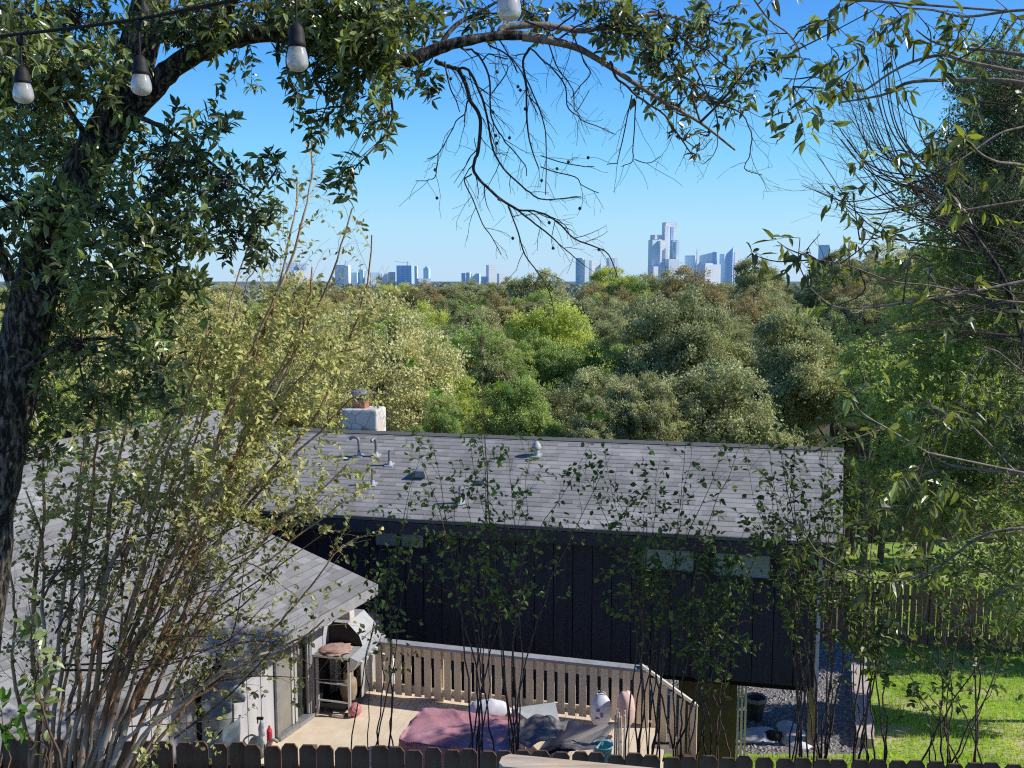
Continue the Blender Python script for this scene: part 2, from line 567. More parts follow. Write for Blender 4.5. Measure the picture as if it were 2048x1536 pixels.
M["far_land"] = surf("far_plain", (.16, .2, .18), (.1, .13, .12), rough=1, scale=.004)  # haze of the distance put into the ground colour
M["ball"] = surf("pink_ball_rubber", (.55, .2, .2), (.5, .17, .17), rough=.45, scale=3)
M["ball_mark"] = surf("ball_mark", (.75, .6, .6), rough=.5)
M["galv_white"] = surf("white_flashing", (.55, .55, .56), (.4, .4, .41), rough=.5, scale=6)
M["pinkish"] = surf("pinkish_rag", (.5, .33, .28), (.32, .2, .17), rough=.9, scale=14)


def glassbulb():
    m, nt, out = new_mat("bulb_plastic")
    p = N(nt, "ShaderNodeBsdfPrincipled")
    p.inputs["Base Color"].default_value = (.93, .91, .86, 1)
    p.inputs["Roughness"].default_value = .2
    p.inputs["IOR"].default_value = 1.2
    p.inputs["Transmission Weight"].default_value = .55
    t = N(nt, "ShaderNodeBsdfTranslucent")
    t.inputs["Color"].default_value = (.9, .88, .83, 1)
    m1 = N(nt, "ShaderNodeMixShader")
    m1.inputs[0].default_value = .3
    nt.links.new(p.outputs[0], m1.inputs[1])
    nt.links.new(t.outputs[0], m1.inputs[2])
    nt.links.new(m1.outputs[0], out.inputs[0])
    return m


M["bulb"] = glassbulb()


# ------------------------------------------------------------------ naming helpers
def tag(o, label=None, cat=None, group=None, kind=None):
    if label:
        o["label"] = label
    if cat:
        o["category"] = cat
    if group:
        o["group"] = group
    if kind:
        o["kind"] = kind
    return o


def empty(name, loc, label, cat, group=None):
    o = bpy.data.objects.new(name, None)
    COL.objects.link(o)
    o.location = loc
    o.empty_display_size = .2
    ORG[o.name] = np.asarray(loc, float)
    return tag(o, label, cat, group)


def child_copy(o, parent, loc, scale=None, rotz=None):
    c = o.copy()
    COL.objects.link(c)
    c.parent = parent
    c.location = np.asarray(loc) - ORG[parent.name]
    if scale is not None:
        c.scale = scale
    if rotz is not None:
        c.rotation_euler = (0, 0, rotz)
    return c


def ords(n):
    w = ["first", "second", "third", "fourth", "fifth", "sixth", "seventh", "eighth", "ninth", "tenth", "eleventh", "twelfth", "thirteenth",
         "fourteenth", "fifteenth", "sixteenth", "seventeenth", "eighteenth", "nineteenth", "twentieth"]
    return w[n] if n < 20 else ("twenty-" + w[n - 20] if n < 29 else "%dth" % (n + 1))


# ------------------------------------------------------------------ world and sun
SUN_AZ = math.radians(-2)      # from +X towards +Y
SUN_EL = math.radians(37)
sd = Vector((math.cos(SUN_AZ) * math.cos(SUN_EL), math.sin(SUN_AZ) * math.cos(SUN_EL), math.sin(SUN_EL)))
world = bpy.data.worlds.new("World")
scene.world = world
world.use_nodes = True
wn = world.node_tree
wn.nodes.clear()
wo = wn.nodes.new("ShaderNodeOutputWorld")
bg = wn.nodes.new("ShaderNodeBackground")
bg.inputs["Strength"].default_value = .115
sky = wn.nodes.new("ShaderNodeTexSky")
sky.sky_type = "NISHITA"
sky.sun_disc = False
sky.sun_elevation = SUN_EL
sky.sun_rotation = math.pi / 2 - SUN_AZ
sky.altitude = 250
sky.air_density = 1.0
sky.dust_density = .7
sky.ozone_density = 2.5
tcw = wn.nodes.new("ShaderNodeTexCoord")
sep = wn.nodes.new("ShaderNodeSeparateXYZ")
wn.links.new(tcw.outputs["Generated"], sep.inputs[0])
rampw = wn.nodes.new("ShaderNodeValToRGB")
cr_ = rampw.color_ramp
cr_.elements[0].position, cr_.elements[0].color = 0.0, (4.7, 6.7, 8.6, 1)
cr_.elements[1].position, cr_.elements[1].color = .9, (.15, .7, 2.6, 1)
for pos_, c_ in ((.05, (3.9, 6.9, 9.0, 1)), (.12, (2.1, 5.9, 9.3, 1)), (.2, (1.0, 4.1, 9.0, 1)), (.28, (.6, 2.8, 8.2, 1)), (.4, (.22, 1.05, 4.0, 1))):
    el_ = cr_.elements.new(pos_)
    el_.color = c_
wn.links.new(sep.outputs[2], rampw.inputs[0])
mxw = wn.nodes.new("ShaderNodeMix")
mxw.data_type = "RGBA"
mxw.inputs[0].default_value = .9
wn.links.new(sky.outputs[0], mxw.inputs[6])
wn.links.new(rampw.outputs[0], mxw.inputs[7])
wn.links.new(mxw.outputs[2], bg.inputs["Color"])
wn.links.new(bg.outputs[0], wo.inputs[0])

sun_data = bpy.data.lights.new("sun", "SUN")
sun_data.energy = 5.0
sun_data.angle = math.radians(.5)
sun_data.color = (1.0, .96, .89)
sun = bpy.data.objects.new("sun", sun_data)
COL.objects.link(sun)
sun.rotation_euler = (-sd).to_track_quat("-Z", "Y").to_euler()
sun.location = (60, 10, 45)

scene.view_settings.view_transform = "Standard"
scene.view_settings.look = "None"
scene.view_settings.exposure = 0
scene.view_settings.gamma = 1
scene.cycles.use_denoising = False
scene.cycles.pixel_filter_type = "BLACKMAN_HARRIS"
scene.cycles.filter_width = 1.15
scene.cycles.max_bounces = 6
scene.cycles.diffuse_bounces = 3
scene.cycles.glossy_bounces = 3
scene.cycles.transmission_bounces = 5
scene.cycles.transparent_max_bounces = 4
scene.cycles.caustics_reflective = False
scene.cycles.caustics_refractive = False
scene.cycles.sample_clamp_indirect = 6


# ================================================================== GROUND
def atg(px, py):
    """where the ray of a pixel meets the ground"""
    d = ray(px, py)
    lo, hi = 3.0, 400.0
    for _ in range(60):
        mid = (lo + hi) / 2
        p = d * (mid / d[1])
        if p[2] > zg(p[0], p[1]):
            lo = mid
        else:
            hi = mid
    return d * (hi / d[1])


def sheet(name, xs, ys, mat, dz=0.0, cell=None, loc=None):
    X, Y = np.meshgrid(xs, ys)
    Z = zg(X, Y) + dz
    V = np.stack([X, Y, Z], -1).reshape(-1, 3)
    m, n = X.shape
    i = np.arange(m - 1)[:, None] * n
    j = np.arange(n - 1)[None, :]
    f = np.stack([i + j, i + j + 1, i + n + j + 1, i + n + j], -1).reshape(-1, 4)
    if cell is not None:
        c = V[f].mean(1)
        f = f[cell(c)]
    mb = MB()
    mb.add(V, f)
    return tag(mb.build(name, mat, loc=loc, smooth=True), kind="structure")


xs = np.concatenate([np.linspace(-6000, -150, 12), np.linspace(-120, -32, 12), np.linspace(-30, 30, 61), np.linspace(32, 120, 24), np.linspace(150, 6000, 14)])
ys = np.concatenate([np.linspace(-40, 6, 10), np.linspace(7.3, 12, 9), np.linspace(13, 60, 48), np.linspace(65, 260, 30), np.linspace(300, 1400, 12), np.linspace(2000, 9000, 6)])
sheet("ground", xs, ys, M["dirt"])
sheet("far_plain", np.linspace(-6000, 6000, 5), np.linspace(700, 9000, 5), M["far_land"], .3)
W0, W1 = atg(1716, 1345), atg(1730, 1497)          # the low stone edging between gravel and lawn
_sl = (W0[0] - W1[0]) / (W0[1] - W1[1])
edge_x = lambda y: W1[0] + (y - W1[1]) * _sl
sheet("lawn", np.linspace(2.2, 26, 60), np.linspace(12.5, 44.5, 70), M["lawn"], .012,
      lambda c: (c[:, 0] > edge_x(c[:, 1])) | (c[:, 1] < 15.6))
sheet("gravel_bed", np.linspace(2.5, 9.5, 40), np.linspace(15.6, 24.2, 44), M["gravel_bed"], .010,
      lambda c: (c[:, 0] < edge_x(c[:, 1]) + .1))

# grass blades: nobody could count them
n = 90000
gx, gy = U(2.3, 16, n), 12.6 + 32 * U(0, 1, n) ** 1.6
k = (gx > edge_x(gy) + .1) | (gy < 15.7)
k &= ~((gx < 9.5) & (gx < edge_x(gy)) & (gy > 15.6))
gx, gy = gx[k], gy[k]
n = len(gx)
mb = MB()
P = np.stack([gx, gy, zg(gx, gy) + .01], -1)
h = U(.05, .12, n)
a = U(0, 6.28, n)
wv = np.stack([np.cos(a), np.sin(a), 0 * a], -1) * .012
lean = np.stack([U(-.04, .04, n), U(-.04, .04, n), h], -1)
patch = .5 + .5 * np.sin(gx * 1.7 + np.sin(gy * 1.1)) * np.sin(gy * 1.3 + gx * .6)
V = np.stack([P - wv, P + wv, P + lean], 1).reshape(-1, 3)
mb.add(V, np.arange(3 * n).reshape(-1, 3), np.repeat(np.clip(.1 + .65 * patch + U(-.25, .25, n), 0, 1), 3))
tag(mb.build("grass", M["grass"]), kind="stuff")

# gravel stones
n = 7000
gy = U(15.7, 24, n)
gx = U(3.0, 8.6, n)
k = gx < edge_x(gy) - .1
gx, gy = gx[k], gy[k]
n = len(gx)
S = np.array([[1, 0, 0], [0, 1, 0], [-1, 0, 0], [0, -1, 0], [0, 0, .7], [0, 0, -.3]], float)
SF = np.array([[0, 1, 4], [1, 2, 4], [2, 3, 4], [3, 0, 4]])
sz = U(.02, .055, n)
V = S[None] * sz[:, None, None] * U(.6, 1.3, (n, 6))[:, :, None]
a = U(0, 6.28, n)
c_, s_ = np.cos(a)[:, None], np.sin(a)[:, None]
V = np.stack([V[:, :, 0] * c_ - V[:, :, 1] * s_, V[:, :, 0] * s_ + V[:, :, 1] * c_, V[:, :, 2]], -1)
V += np.stack([gx, gy, zg(gx, gy) + .015], -1)[:, None, :]
mb = MB()
mb.add(V.reshape(-1, 3), (SF[None] + (np.arange(n) * 6)[:, None, None]).reshape(-1, 3))
tag(mb.build("gravel", M["gravel"]), kind="stuff")

# low stone edging
mb = MB()
L = np.linalg.norm((W0 - W1)[:2])
nb = 13
ax = unit(np.array([W0[0] - W1[0], W0[1] - W1[1], 0]))
AX = np.array([ax, [-ax[1], ax[0], 0], [0, 0, 1]])
for i in range(nb):
    t = (i + .5) / nb
    p = W1 + (W0 - W1) * t
    mb.box((p[0], p[1], zg(p[0], p[1]) + .1 + .015 * (i % 3)), (L / nb * .97, .3 + .03 * (i % 2), .24), AX)
tag(mb.build("stone_edging", M["concrete"], loc=(W1[0], W1[1], zg(W1[0], W1[1]))), "low pale limestone edging between the gravel strip and the green lawn", "edging")

# ================================================================== HOUSE
E1 = at(1685, 1087, 13.2)
ZE = E1[2]
E0 = atz(455, 1018, ZE)
R1 = at(1687, 897, 15.96)
ZR = R1[2]
e = unit(np.array([E0[0] - E1[0], E0[1] - E1[1], 0]))      # along the eave, to the left
nrm = np.array([e[1], -e[0], 0])                           # away from the camera
if nrm[1] < 0:
    nrm = -nrm
house = empty("house", (0, 16, zg(0, 16)), "charcoal house with grey shingle roofs below the slope, seen from above", "house")
ZD = -6.1                                                   # deck level


def onplane(px, py, P, nv):
    d = ray(px, py)
    return d * (np.dot(P, nv) / np.dot(d, nv))


def roofslab(name, pts, org, du, dv, mat, thick=.05):
    """pts: 3D loop (ccw from above); uv in metres along du and up dv"""
    pts = np.asarray(pts)
    uv = np.stack([(pts - org) @ du, (pts - org) @ dv], -1)
    mb = MB()
    nloop = len(pts)
    mb.add(pts, [list(range(nloop))], uv=uv)
    low = pts - np.array([0, 0, thick])
    mb.add(low, [list(range(nloop))[::-1]])
    for i in range(nloop):
        j = (i + 1) % nloop
        mb.add([low[i], low[j], pts[j], pts[i]], [[0, 1, 2, 3]])
    return mb.build(name, mat, house)


LE, LR = 10.4, 12.5
rl = R1 + e * LR
el = E1 + e * LE
slope_v = unit(np.cross(e, np.cross(R1 - E1, e)))
roofslab("roof", [el, E1, R1, rl], E1, -e, slope_v, M["shingle"])
back = nrm * 3.0 + np.array([0, 0, -(ZR - ZE)])
roofslab("roof", [R1 + [0, 0, -.002], R1 + back, rl + back, rl + [0, 0, -.002]], R1 + back, e, unit(-back), M["shingle"])
# ridge cap
mb = MB()
for t in np.arange(0, LR, .28):
    p = R1 + e * t
    for sgn in (0, 1):
        d = (E1 - R1) if sgn == 0 else back
        d = unit(d - e * np.dot(d, e)) * .13
        q = p + e * .3
        mb.add([p + [0, 0, .022], q + [0, 0, .012], q + d + [0, 0, .012], p + d + [0, 0, .016]], [[0, 1, 2, 3]])
mb.build("ridge_cap", M["shingle"], house)
# fascia and rake boards
mb = MB()
AXH = np.array([e, nrm, [0, 0, 1]])
mid = (E1 + el) / 2
mb.box(mid + nrm * .03 + [0, 0, -.16], (LE, .035, .19), AXH)
mb.build("fascia", M["fascia"], house)
mb = MB()
q0, q1 = E1 - e * .004 + [0, 0, -.055], R1 - e * .004 + [0, 0, -.055]
for a_, b_ in ((q0, q1), (R1 - e * .004 + [0, 0, -.055], R1 + back - e * .004 + [0, 0, -.055])):
    mb.hexa([a_ + [0, 0, -.17], b_ + [0, 0, -.17], b_ + [0, 0, -.17] + e * .03, a_ + [0, 0, -.17] + e * .03],
            [a_, b_, b_ + e * .03, a_ + e * .03])
mb.build("rake_board", M["fascia"], house)
# soffit
mb = MB()
mb.hexa([E1 + e * .05 + nrm * .06 + [0, 0, -.2], E1 + e * .05 + nrm * .6 + [0, 0, -.2], el + nrm * .6 + [0, 0, -.2], el + nrm * .06 + [0, 0, -.2]],
        [E1 + e * .05 + nrm * .06 + [0, 0, -.18], E1 + e * .05 + nrm * .6 + [0, 0, -.18], el + nrm * .6 + [0, 0, -.18], el + nrm * .06 + [0, 0, -.18]])
mb.build("soffit", M["fascia"], house)

# main wall
WP = E1 + nrm * .42
wc = onplane(1637, 1110, WP, nrm)                           # right-hand corner
wc = np.array([wc[0], wc[1], 0])
ZW0, ZW1 = -6.16, ZE - .1


def boards(mb, mbb, p0, d, L, z0, z1, pitch, gap, out, thick=.018, jit=.0):
    k = int(L / pitch)
    for i in range(k):
        c = p0 + d * ((i + .5) * pitch) + out * thick / 2
        mb.box((c[0], c[1], (z0 + z1) / 2), (pitch - gap, thick, z1 - z0), np.array([d, out, [0, 0, 1]]), tint=.5)
    L2 = k * pitch
    c = p0 + d * (L2 / 2) - out * .05
    mbb.box((c[0], c[1], (z0 + z1) / 2), (L2 - .004, .098, z1 - z0 - .004), np.array([d, out, [0, 0, 1]]))


mb, mbb = MB(), MB()
boards(mb, mbb, wc, e, .305 * 8, ZW0, ZW1, .305, .012, -nrm)
boards(mb, mbb, wc + e * .305 * 8, e, .305 * 24 + .01, ZW0 - 1.7, ZW1, .305, .012, -nrm)  # boards carried lower as dark stand-in for the shade under the house
mb.build("wall", M["dark_wall"], house)
mbb.build("wall_backing", M["dark_back"], house)
mb = MB()
boards(mb, MB(), wc + nrm * .1, nrm, 4.9, ZW0, ZW1, .305, .012, -e)
mb.build("wall", M["grey_wall"], house)
mb = MB()
c = wc + nrm * 2.5 + e * 4.6
mb.box((c[0], c[1], ZW0 - .06), (9.1, 4.7, .16), AXH)
mb.box((c[0] + nrm[0] * 2.4, c[1] + nrm[1] * 2.4, (ZW0 + ZW1) / 2), (9.1, .1, ZW1 - ZW0 - .1), AXH)
mb.build("floor_slab", M["dark_back"], house)
mb = MB()
c = wc - nrm * .03 - e * .028
mb.box((c[0], c[1], (ZW0 + ZW1) / 2 - .02), (.05, .11, ZW1 - ZW0), AXH)
mb.build("corner_trim", M["white_trim"], house)
# downpipe-thin white post line seen at the corner is the trim; windows:
WPF = WP - nrm * .02


def window(x0, y0, x1, y1, pane, panes=1, name="window"):
    a_ = onplane(x0, (y0 + y1) / 2, WPF, nrm)
    b_ = onplane(x1, (y0 + y1) / 2, WPF, nrm)
    zt = onplane((x0 + x1) / 2, y0, WPF, nrm)[2]
    zb = onplane((x0 + x1) / 2, y1, WPF, nrm)[2]
    c = (a_ + b_) / 2
    w = np.linalg.norm((a_ - b_)[:2])
    h = zt - zb
    zc = (zt + zb) / 2
    fr = MB()
    t = .085
    cc = np.array([c[0], c[1], zc]) - nrm * .022
    fr.box(cc + [0, 0, h / 2 + t / 2], (w + 2 * t, .05, t), AXH)
    fr.box(cc - [0, 0, h / 2 + t / 2], (w + 2 * t, .05, t), AXH)
    for s in (-1, 1):
        fr.box(cc + e * s * (w / 2 + t / 2), (t, .05, h), AXH)
    if panes == 2:
        fr.box(cc, (t * .8, .046, h), AXH)
    f = fr.build(name, M["black_metal"], house)
    pn = MB()
    for k in range(panes):
        off = 0 if panes == 1 else (k - .5) * w / 2
        pn2 = MB()
        pn2.box(cc + e * off + nrm * .004, (w / panes - .01, .012, h), AXH)
        pn2.build("pane", pane, f)
    return f


window(752, 1057, 848, 1092, M["pane"], 2)
window(1284, 1093, 1388, 1139, M["pane_b"], 1)
window(1428, 1102, 1541, 1153, M["pane_b"], 1)

# underfloor wall
ua, ub = at(1372, 1400, 14.55), at(1478, 1400, 14.75)
mb = MB()
c = (ua + ub) / 2
uz0 = float(zg(c[0], c[1])) - .1
mb.box((c[0], c[1] + .4, (uz0 + ZW0 - .15) / 2), (np.linalg.norm(ua - ub), .8, ZW0 - .15 - uz0), AXH)
mb.build("foundation_wall", M["tan_wall"], house)
# house posts below the overhanging floor
for px, Y in ((1621, 16.2),):
    p = at(px, 1485, Y)
    g = float(zg(p[0], p[1]))
    mb = MB()
    mb.box((p[0], p[1], (g - .1 + ZW0 - .1) / 2), (.13, .13, ZW0 - .1 - g + .1), AXH)
    mb.build("support_post", M["post_wood"], house)

# chimney
RP = R1
_d = ray(714, 866)
_k = np.dot(R1, nrm) / np.dot(_d, nrm)
cf = _d * _k + nrm * .1                                    # just behind the ridge
cw, cd = .72, .55
zt = at(714, 819, cf[1])[2]
mb = MB()
cc = np.array([cf[0], cf[1], 0]) + nrm * cd / 2
mb.box((cc[0], cc[1], (zt - 3.5) / 2), (cw, cd, zt + 3.5), AXH)
rr = mb.build("chimney", M["stone"], house)
bv = rr.modifiers.new("soften", "BEVEL")
bv.width, bv.segments = .035, 2
fl = MB()
fc = cc - np.array([e[0], e[1], 0]) * -.06
fl.box((fc[0], fc[1], zt + .08), (.25, .25, .17), AXH)
fl.build("flue", M["clay"], rr)
fl = MB()
for sx in (-1, 1):
    for sy in (-1, 1):
        fl.tube([(fc[0] + sx * .12, fc[1] + sy * .12, zt + .14), (fc[0] + sx * .12, fc[1] + sy * .12, zt + .3)], .012, 5)
for k in range(7):
    fl.box((fc[0] + (k - 3) * .035, fc[1] - .125, zt + .22), (.008, .006, .14))
    fl.box((fc[0] + .125, fc[1] + (k - 3) * .035, zt + .22), (.006, .008, .14))
fl.lathe((fc[0], fc[1], zt + .28), [(.001, .07), (.08, .065), (.16, .04), (.2, .0), (.19, -.015), (.001, 0)], 14)
fl.build("chimney_cap", M["galv"], rr)

# roof vents
SN = unit(np.cross(R1 - E1, e))
if SN[2] < 0:
    SN = -SN
FRONT = -nrm


def flash(p, w=.075):
    mb = MB()
    mb.box(p + SN * .008, (w * 2, w * 2, .012), np.array([-e, slope_v, SN]))
    mb.lathe(p + [0, 0, -.01], [(w * .75, 0), (w * .5, .06), (w * .42, .09)], 12)
    return mb


for px, py, h, kind in ((718, 912, .33, "hook"), (752, 912, .32, "elbow"), (779, 930, .26, "pipe"), (745, 969, .27, "pipe"), (920, 1006, .27, "pipe")):
    p = onplane(px, py, E1, SN)
    vb = MB()
    if kind == "hook":
        vb.tube(spline([p, p + [0, 0, h * .8], p + e * .04 + [0, 0, h], p + e * .12 + [0, 0, h * 1.02], p + e * .17 + [0, 0, h * .9]], 4), .028, 9)
    elif kind == "elbow":
        vb.tube(spline([p, p + [0, 0, h * .8], p + FRONT * .05 + e * .02 + [0, 0, h], p + FRONT * .12 + e * .04 + [0, 0, h * .9]], 4), .028, 9)
    else:
        vb.tube([p, p + [0, 0, h]], .026, 9, cap=False)
    o = vb.build("vent_pipe", M["galv"], house, smooth=True)
    flash(p).build("flashing", M["galv_white"], o)
for px, py, s in ((842, 951, 1.0), (962, 966, .55)):
    p = onplane(px, py, E1, SN)
    vb = MB()
    A3 = np.array([-e, slope_v, SN])
    b4 = np.array([[-.13, -.15, .05], [.13, -.15, .05], [.13, .16, .01], [-.13, .16, .01]]) * s
    t4 = np.array([[-.10, -.11, .14], [.10, -.11, .14], [.11, .12, .07], [-.11, .12, .07]]) * s
    vb.hexa(p + b4 @ A3, p + t4 @ A3)
    vb.box(p + SN * .03 * s, (.2 * s, .2 * s, .06 * s), A3)
    vb.build("box_vent", M["galv"], house)
p = onplane(1073, 911, E1, SN)
vb = MB()
vb.tube([p, p + [0, 0, .16]], .055, 10)
vb.lathe(p + [0, 0, .13], [(.085, 0), (.085, .03), (.055, .09), (.018, .13), (.001, .135)], 12)
o = vb.build("cowl_vent", M["galv_white"], house, smooth=True)
flash(p, .09).build("flashing", M["galv_white"], o)

# ------------------------------------------------ left wing
A = atz(755, 1168, -4.3)
w = unit(np.array([.4, .917, 0]))
sdir = np.array([-w[1], w[0], 0])
KP = .285
wp = lambda s, t, dz=0: A + sdir * s - w * t + np.array([0, 0, KP * s + dz])
SR = 5.84
TN = 10.5
pts = [wp(3.4, 0), wp(0, 0), wp(0, 2.94), wp(.3, 2.94), wp(.3, TN), wp(SR, TN), wp(SR, -3.6), wp(3.4, -3.6)]
pts = [pts[i] for i in range(len(pts))][::-1]
sv = unit(sdir + np.array([0, 0, KP]))
roofslab("roof", pts, A, -w, sv, M["shingle_b"])
far = lambda t: wp(SR, t) + sdir * 5.5 - np.array([0, 0, KP * 5.5])
roofslab("roof", [wp(SR, -3.6, -.002), wp(SR, TN, -.002), far(TN), far(-3.6)], far(TN), w, unit(wp(SR, 0) - far(0)), M["shingle_b"])
mb = MB()


def strip(p, q, inn, h, th=.03, top=-.004):
    mb.hexa([p + [0, 0, top - h], q + [0, 0, top - h], q + inn * th + [0, 0, top - h], p + inn * th + [0, 0, top - h]],
            [p + [0, 0, top], q + [0, 0, top], q + inn * th + [0, 0, top], p + inn * th + [0, 0, top]])


strip(wp(-.006, 0), wp(-.006, 2.94), sdir, .15)
strip(wp(.294, 2.97), wp(.294, TN), sdir, .15)
strip(wp(-.006, -.006), wp(3.4, -.006), -w, .13)
strip(wp(-.006, 2.946), wp(.3, 2.946), w, .15)
mb.build("fascia", M["eave_grey"], house)
mb = MB()
strip(wp(3.42, 0), wp(3.42, -2.4), sdir, .62, .05)
mb.build("gable_cheek", M["dark_wall"], house)
mb = MB()
mb.add([wp(.02, .02, -.17), wp(.02, 2.9, -.17), wp(.75, 2.9, -.17 - KP * .73), wp(.75, .02, -.17 - KP * .73)], [[3, 2, 1, 0]])
mb.build("soffit", M["fascia"], house)
SW = .75
out = -sdir
flat = lambda s, t: np.array([A[0], A[1], 0]) + sdir * s - w * t
zwt = -4.3 + KP * SW - .06
mb, mbb = MB(), MB()
# siding stops at each side of the sliding door and of the window
dl, dr = onplane(546, 1380, flat(SW, 0), sdir), onplane(619, 1380, flat(SW, 0), sdir)
t_of = lambda p: -np.dot(p - np.array([A[0], A[1], 0]), w)
td0, td1 = t_of(dr), t_of(dl)                 # door from td0 (far) to td1 (near)
for t0, t1 in ((-.02, td0), (td1, TN - .3)):
    L = t1 - t0
    kk = max(1, round(L / .265))
    boards(mb, mbb, flat(SW, t1), w, L + 1e-6, ZD - .4, zwt, L / kk, .013, out)
boards(mb, mbb, flat(SW, td1), w, td1 - td0 + 1e-6, ZD + 1.92, zwt, (td1 - td0) / 4, .013, out)
mb.build("wall", M["grey_wall"], house)
mbb.build("wall_backing", M["dark_back"], house)
mb = MB()
boards(mb, MB(), flat(SW + .05, -.02), sdir, 4.6, ZD - .4, -4.2, .305, .012, w)
mb.build("wall", M["dark_wall"], house)
mb = MB()
AXW = np.array([w, out, [0, 0, 1]])
mb.box(np.append((flat(SW - .03, -.04))[:2], (ZD - .4 + zwt) / 2), (.09, .05, zwt - ZD + .36), AXW)
mb.build("corner_trim", M["white_trim"], house)
p = flat(SW - .1, -.06)
mb = MB()
mb.box((p[0] + .05, p[1], -4.86), (.12, .24, .14), AXW)
mb.build("beam_end", M["rail_lit"], house)
# sliding door
dw = td1 - td0
dc = flat(SW, (td0 + td1) / 2)
dh = 1.9
mb = MB()
P3 = lambda t, o, z: np.append((flat(SW, t) + out * o)[:2], z)
mb.box(P3((td0 + td1) / 2, .0, ZD + dh), (dw, .12, .06), AXW)
mb.box(P3((td0 + td1) / 2, .02, ZD + .03), (dw, .16, .06), AXW)
for t in (td0 + .03, td1 - .03):
    mb.box(P3(t, .0, ZD + dh / 2), (.06, .12, dh - .06), AXW)
door = mb.build("sliding_door", M["galv"], house)
mb = MB()
mb.box(P3(td0 + .06 + dw * .22, -.03, ZD + dh / 2), (dw * .46, .012, dh - .14), AXW)
mb.build("glass_panel", M["glass_dark"], door)
mb = MB()
mb.box(P3(td1 - .06 - dw * .24, .02, ZD + dh / 2), (dw * .48, .012, dh - .14), AXW)
mb.build("screen_panel", M["screen"], door)
mb = MB()
for t in (td1 - .06, td1 - .06 - dw * .48, td0 + .06, td0 + .06 + dw * .46):
    mb.box(P3(t, .026, ZD + dh / 2), (.045, .03, dh - .14), AXW)
mb.build("door_stile", M["steel"], door)
mb = MB()
mb.tube(spline([P3(td1 - .1 - dw * .44, .04, ZD + .95), P3(td1 - .1 - dw * .44, .08, ZD + 1.0), P3(td1 - .1 - dw * .44, .08, ZD + 1.15), P3(td1 - .1 - dw * .44, .04, ZD + 1.2)], 3), .012, 6)
mb.build("handle", M["white_trim"], door)
# small window behind the hanging cloth
hp = onplane(430, 1400, flat(SW - .03, 0), sdir)
th_ = t_of(hp)
mb = MB()
mb.box(P3(th_, .03, -5.35), (.62, .03, .95), AXW)
f = mb.build("window", M["black_metal"], house)
mb = MB()
mb.box(P3(th_, .05, -5.35), (.52, .012, .85), AXW)
mb.build("pane", M["pane"], f)


# cloth hanging on the window
def cloth_panel(name, t0, t1, z0, z1, off, mat, sag, label, cat):
    nu, nv = 26, 36
    mb = MB()
    V = []
    for j in range(nv + 1):
        for i in range(nu + 1):
            a_, b_ = i / nu, j / nv
            z = z1 + (z0 - z1) * b_ - sag * math.sin(math.pi * a_) * (1 - b_) ** 2
            o = off + .035 * math.sin(9 * b_ + 5 * math.sin(math.pi * a_)) * (0.3 + b_) + .025 * math.sin(13 * a_ + 2 * b_)
            V.append(P3(t0 + (t1 - t0) * a_ + .04 * math.sin(5 * b_), o, z))
    f = [[j * (nu + 1) + i, j * (nu + 1) + i + 1, (j + 1) * (nu + 1) + i + 1, (j + 1) * (nu + 1) + i] for j in range(nv) for i in range(nu)]
    mb.add(V, f)
    return tag(mb.build(name, mat, loc=P3((t0 + t1) / 2, off, z0), smooth=True), label, cat)


cloth_panel("hanging_cloth", th_ - .32, th_ + .36, -6.3, -5.32, .13, M["blue_cloth"], .12,
            "grey blue cloth draped in sagging folds over the lower window of the pale wall", "cloth")
cloth_panel("hanging_towel", th_ - .3, th_ + .33, -5.2, -4.66, .14, M["blue_cloth"], .01,
            "short grey blue towel pinned flat above the sagging cloth on the wall", "towel")

# ================================================================== DECK
ZT = ZD + .83
Rl, Rr = atz(690, 1275, ZT), atz(1287, 1338, ZT)
rd = unit(np.array([Rr[0] - Rl[0], Rr[1] - Rl[1], 0]))
rn = np.array([rd[1], -rd[0], 0])          # towards the camera
AXR = np.array([rd, rn, [0, 0, 1]])
RL = np.linalg.norm((Rr - Rl)[:2])
mb = MB()
k = 0
a0 = -2.6
bw = .14
while a0 + k * bw < RL + .06:
    c = Rl + rd * (a0 + (k + .5) * bw) + rn * 2.2
    mb.box((c[0], c[1], ZD - .015), (bw - .006, 4.9, .03), AXR, tint=U(0, 1))
    k += 1
deck = tag(mb.build("deck", M["deck"], loc=(Rl[0], Rl[1], ZD)), "sunlit tan timber deck of long boards beside the charcoal wall", "deck")
mb = MB()
c = Rl + rd * (RL / 2) + rn * 2.2
mb.box((c[0], c[1], ZD - .17), (RL, 4.7, .25), AXR)
for i in range(6):
    q = Rl + rd * (RL * i / 5 * .98) + rn * (.2)
    g = float(zg(q[0], q[1])) - .1
    mb.box((q[0], q[1], (g + ZD - .3) / 2), (.1, .1, ZD - .3 - g), AXR)
dj = mb.build("joist_frame", M["fence_mid"], None)
dj.parent = deck
dj.location = -np.asarray(deck.location)
ORG[dj.name] = np.zeros(3)
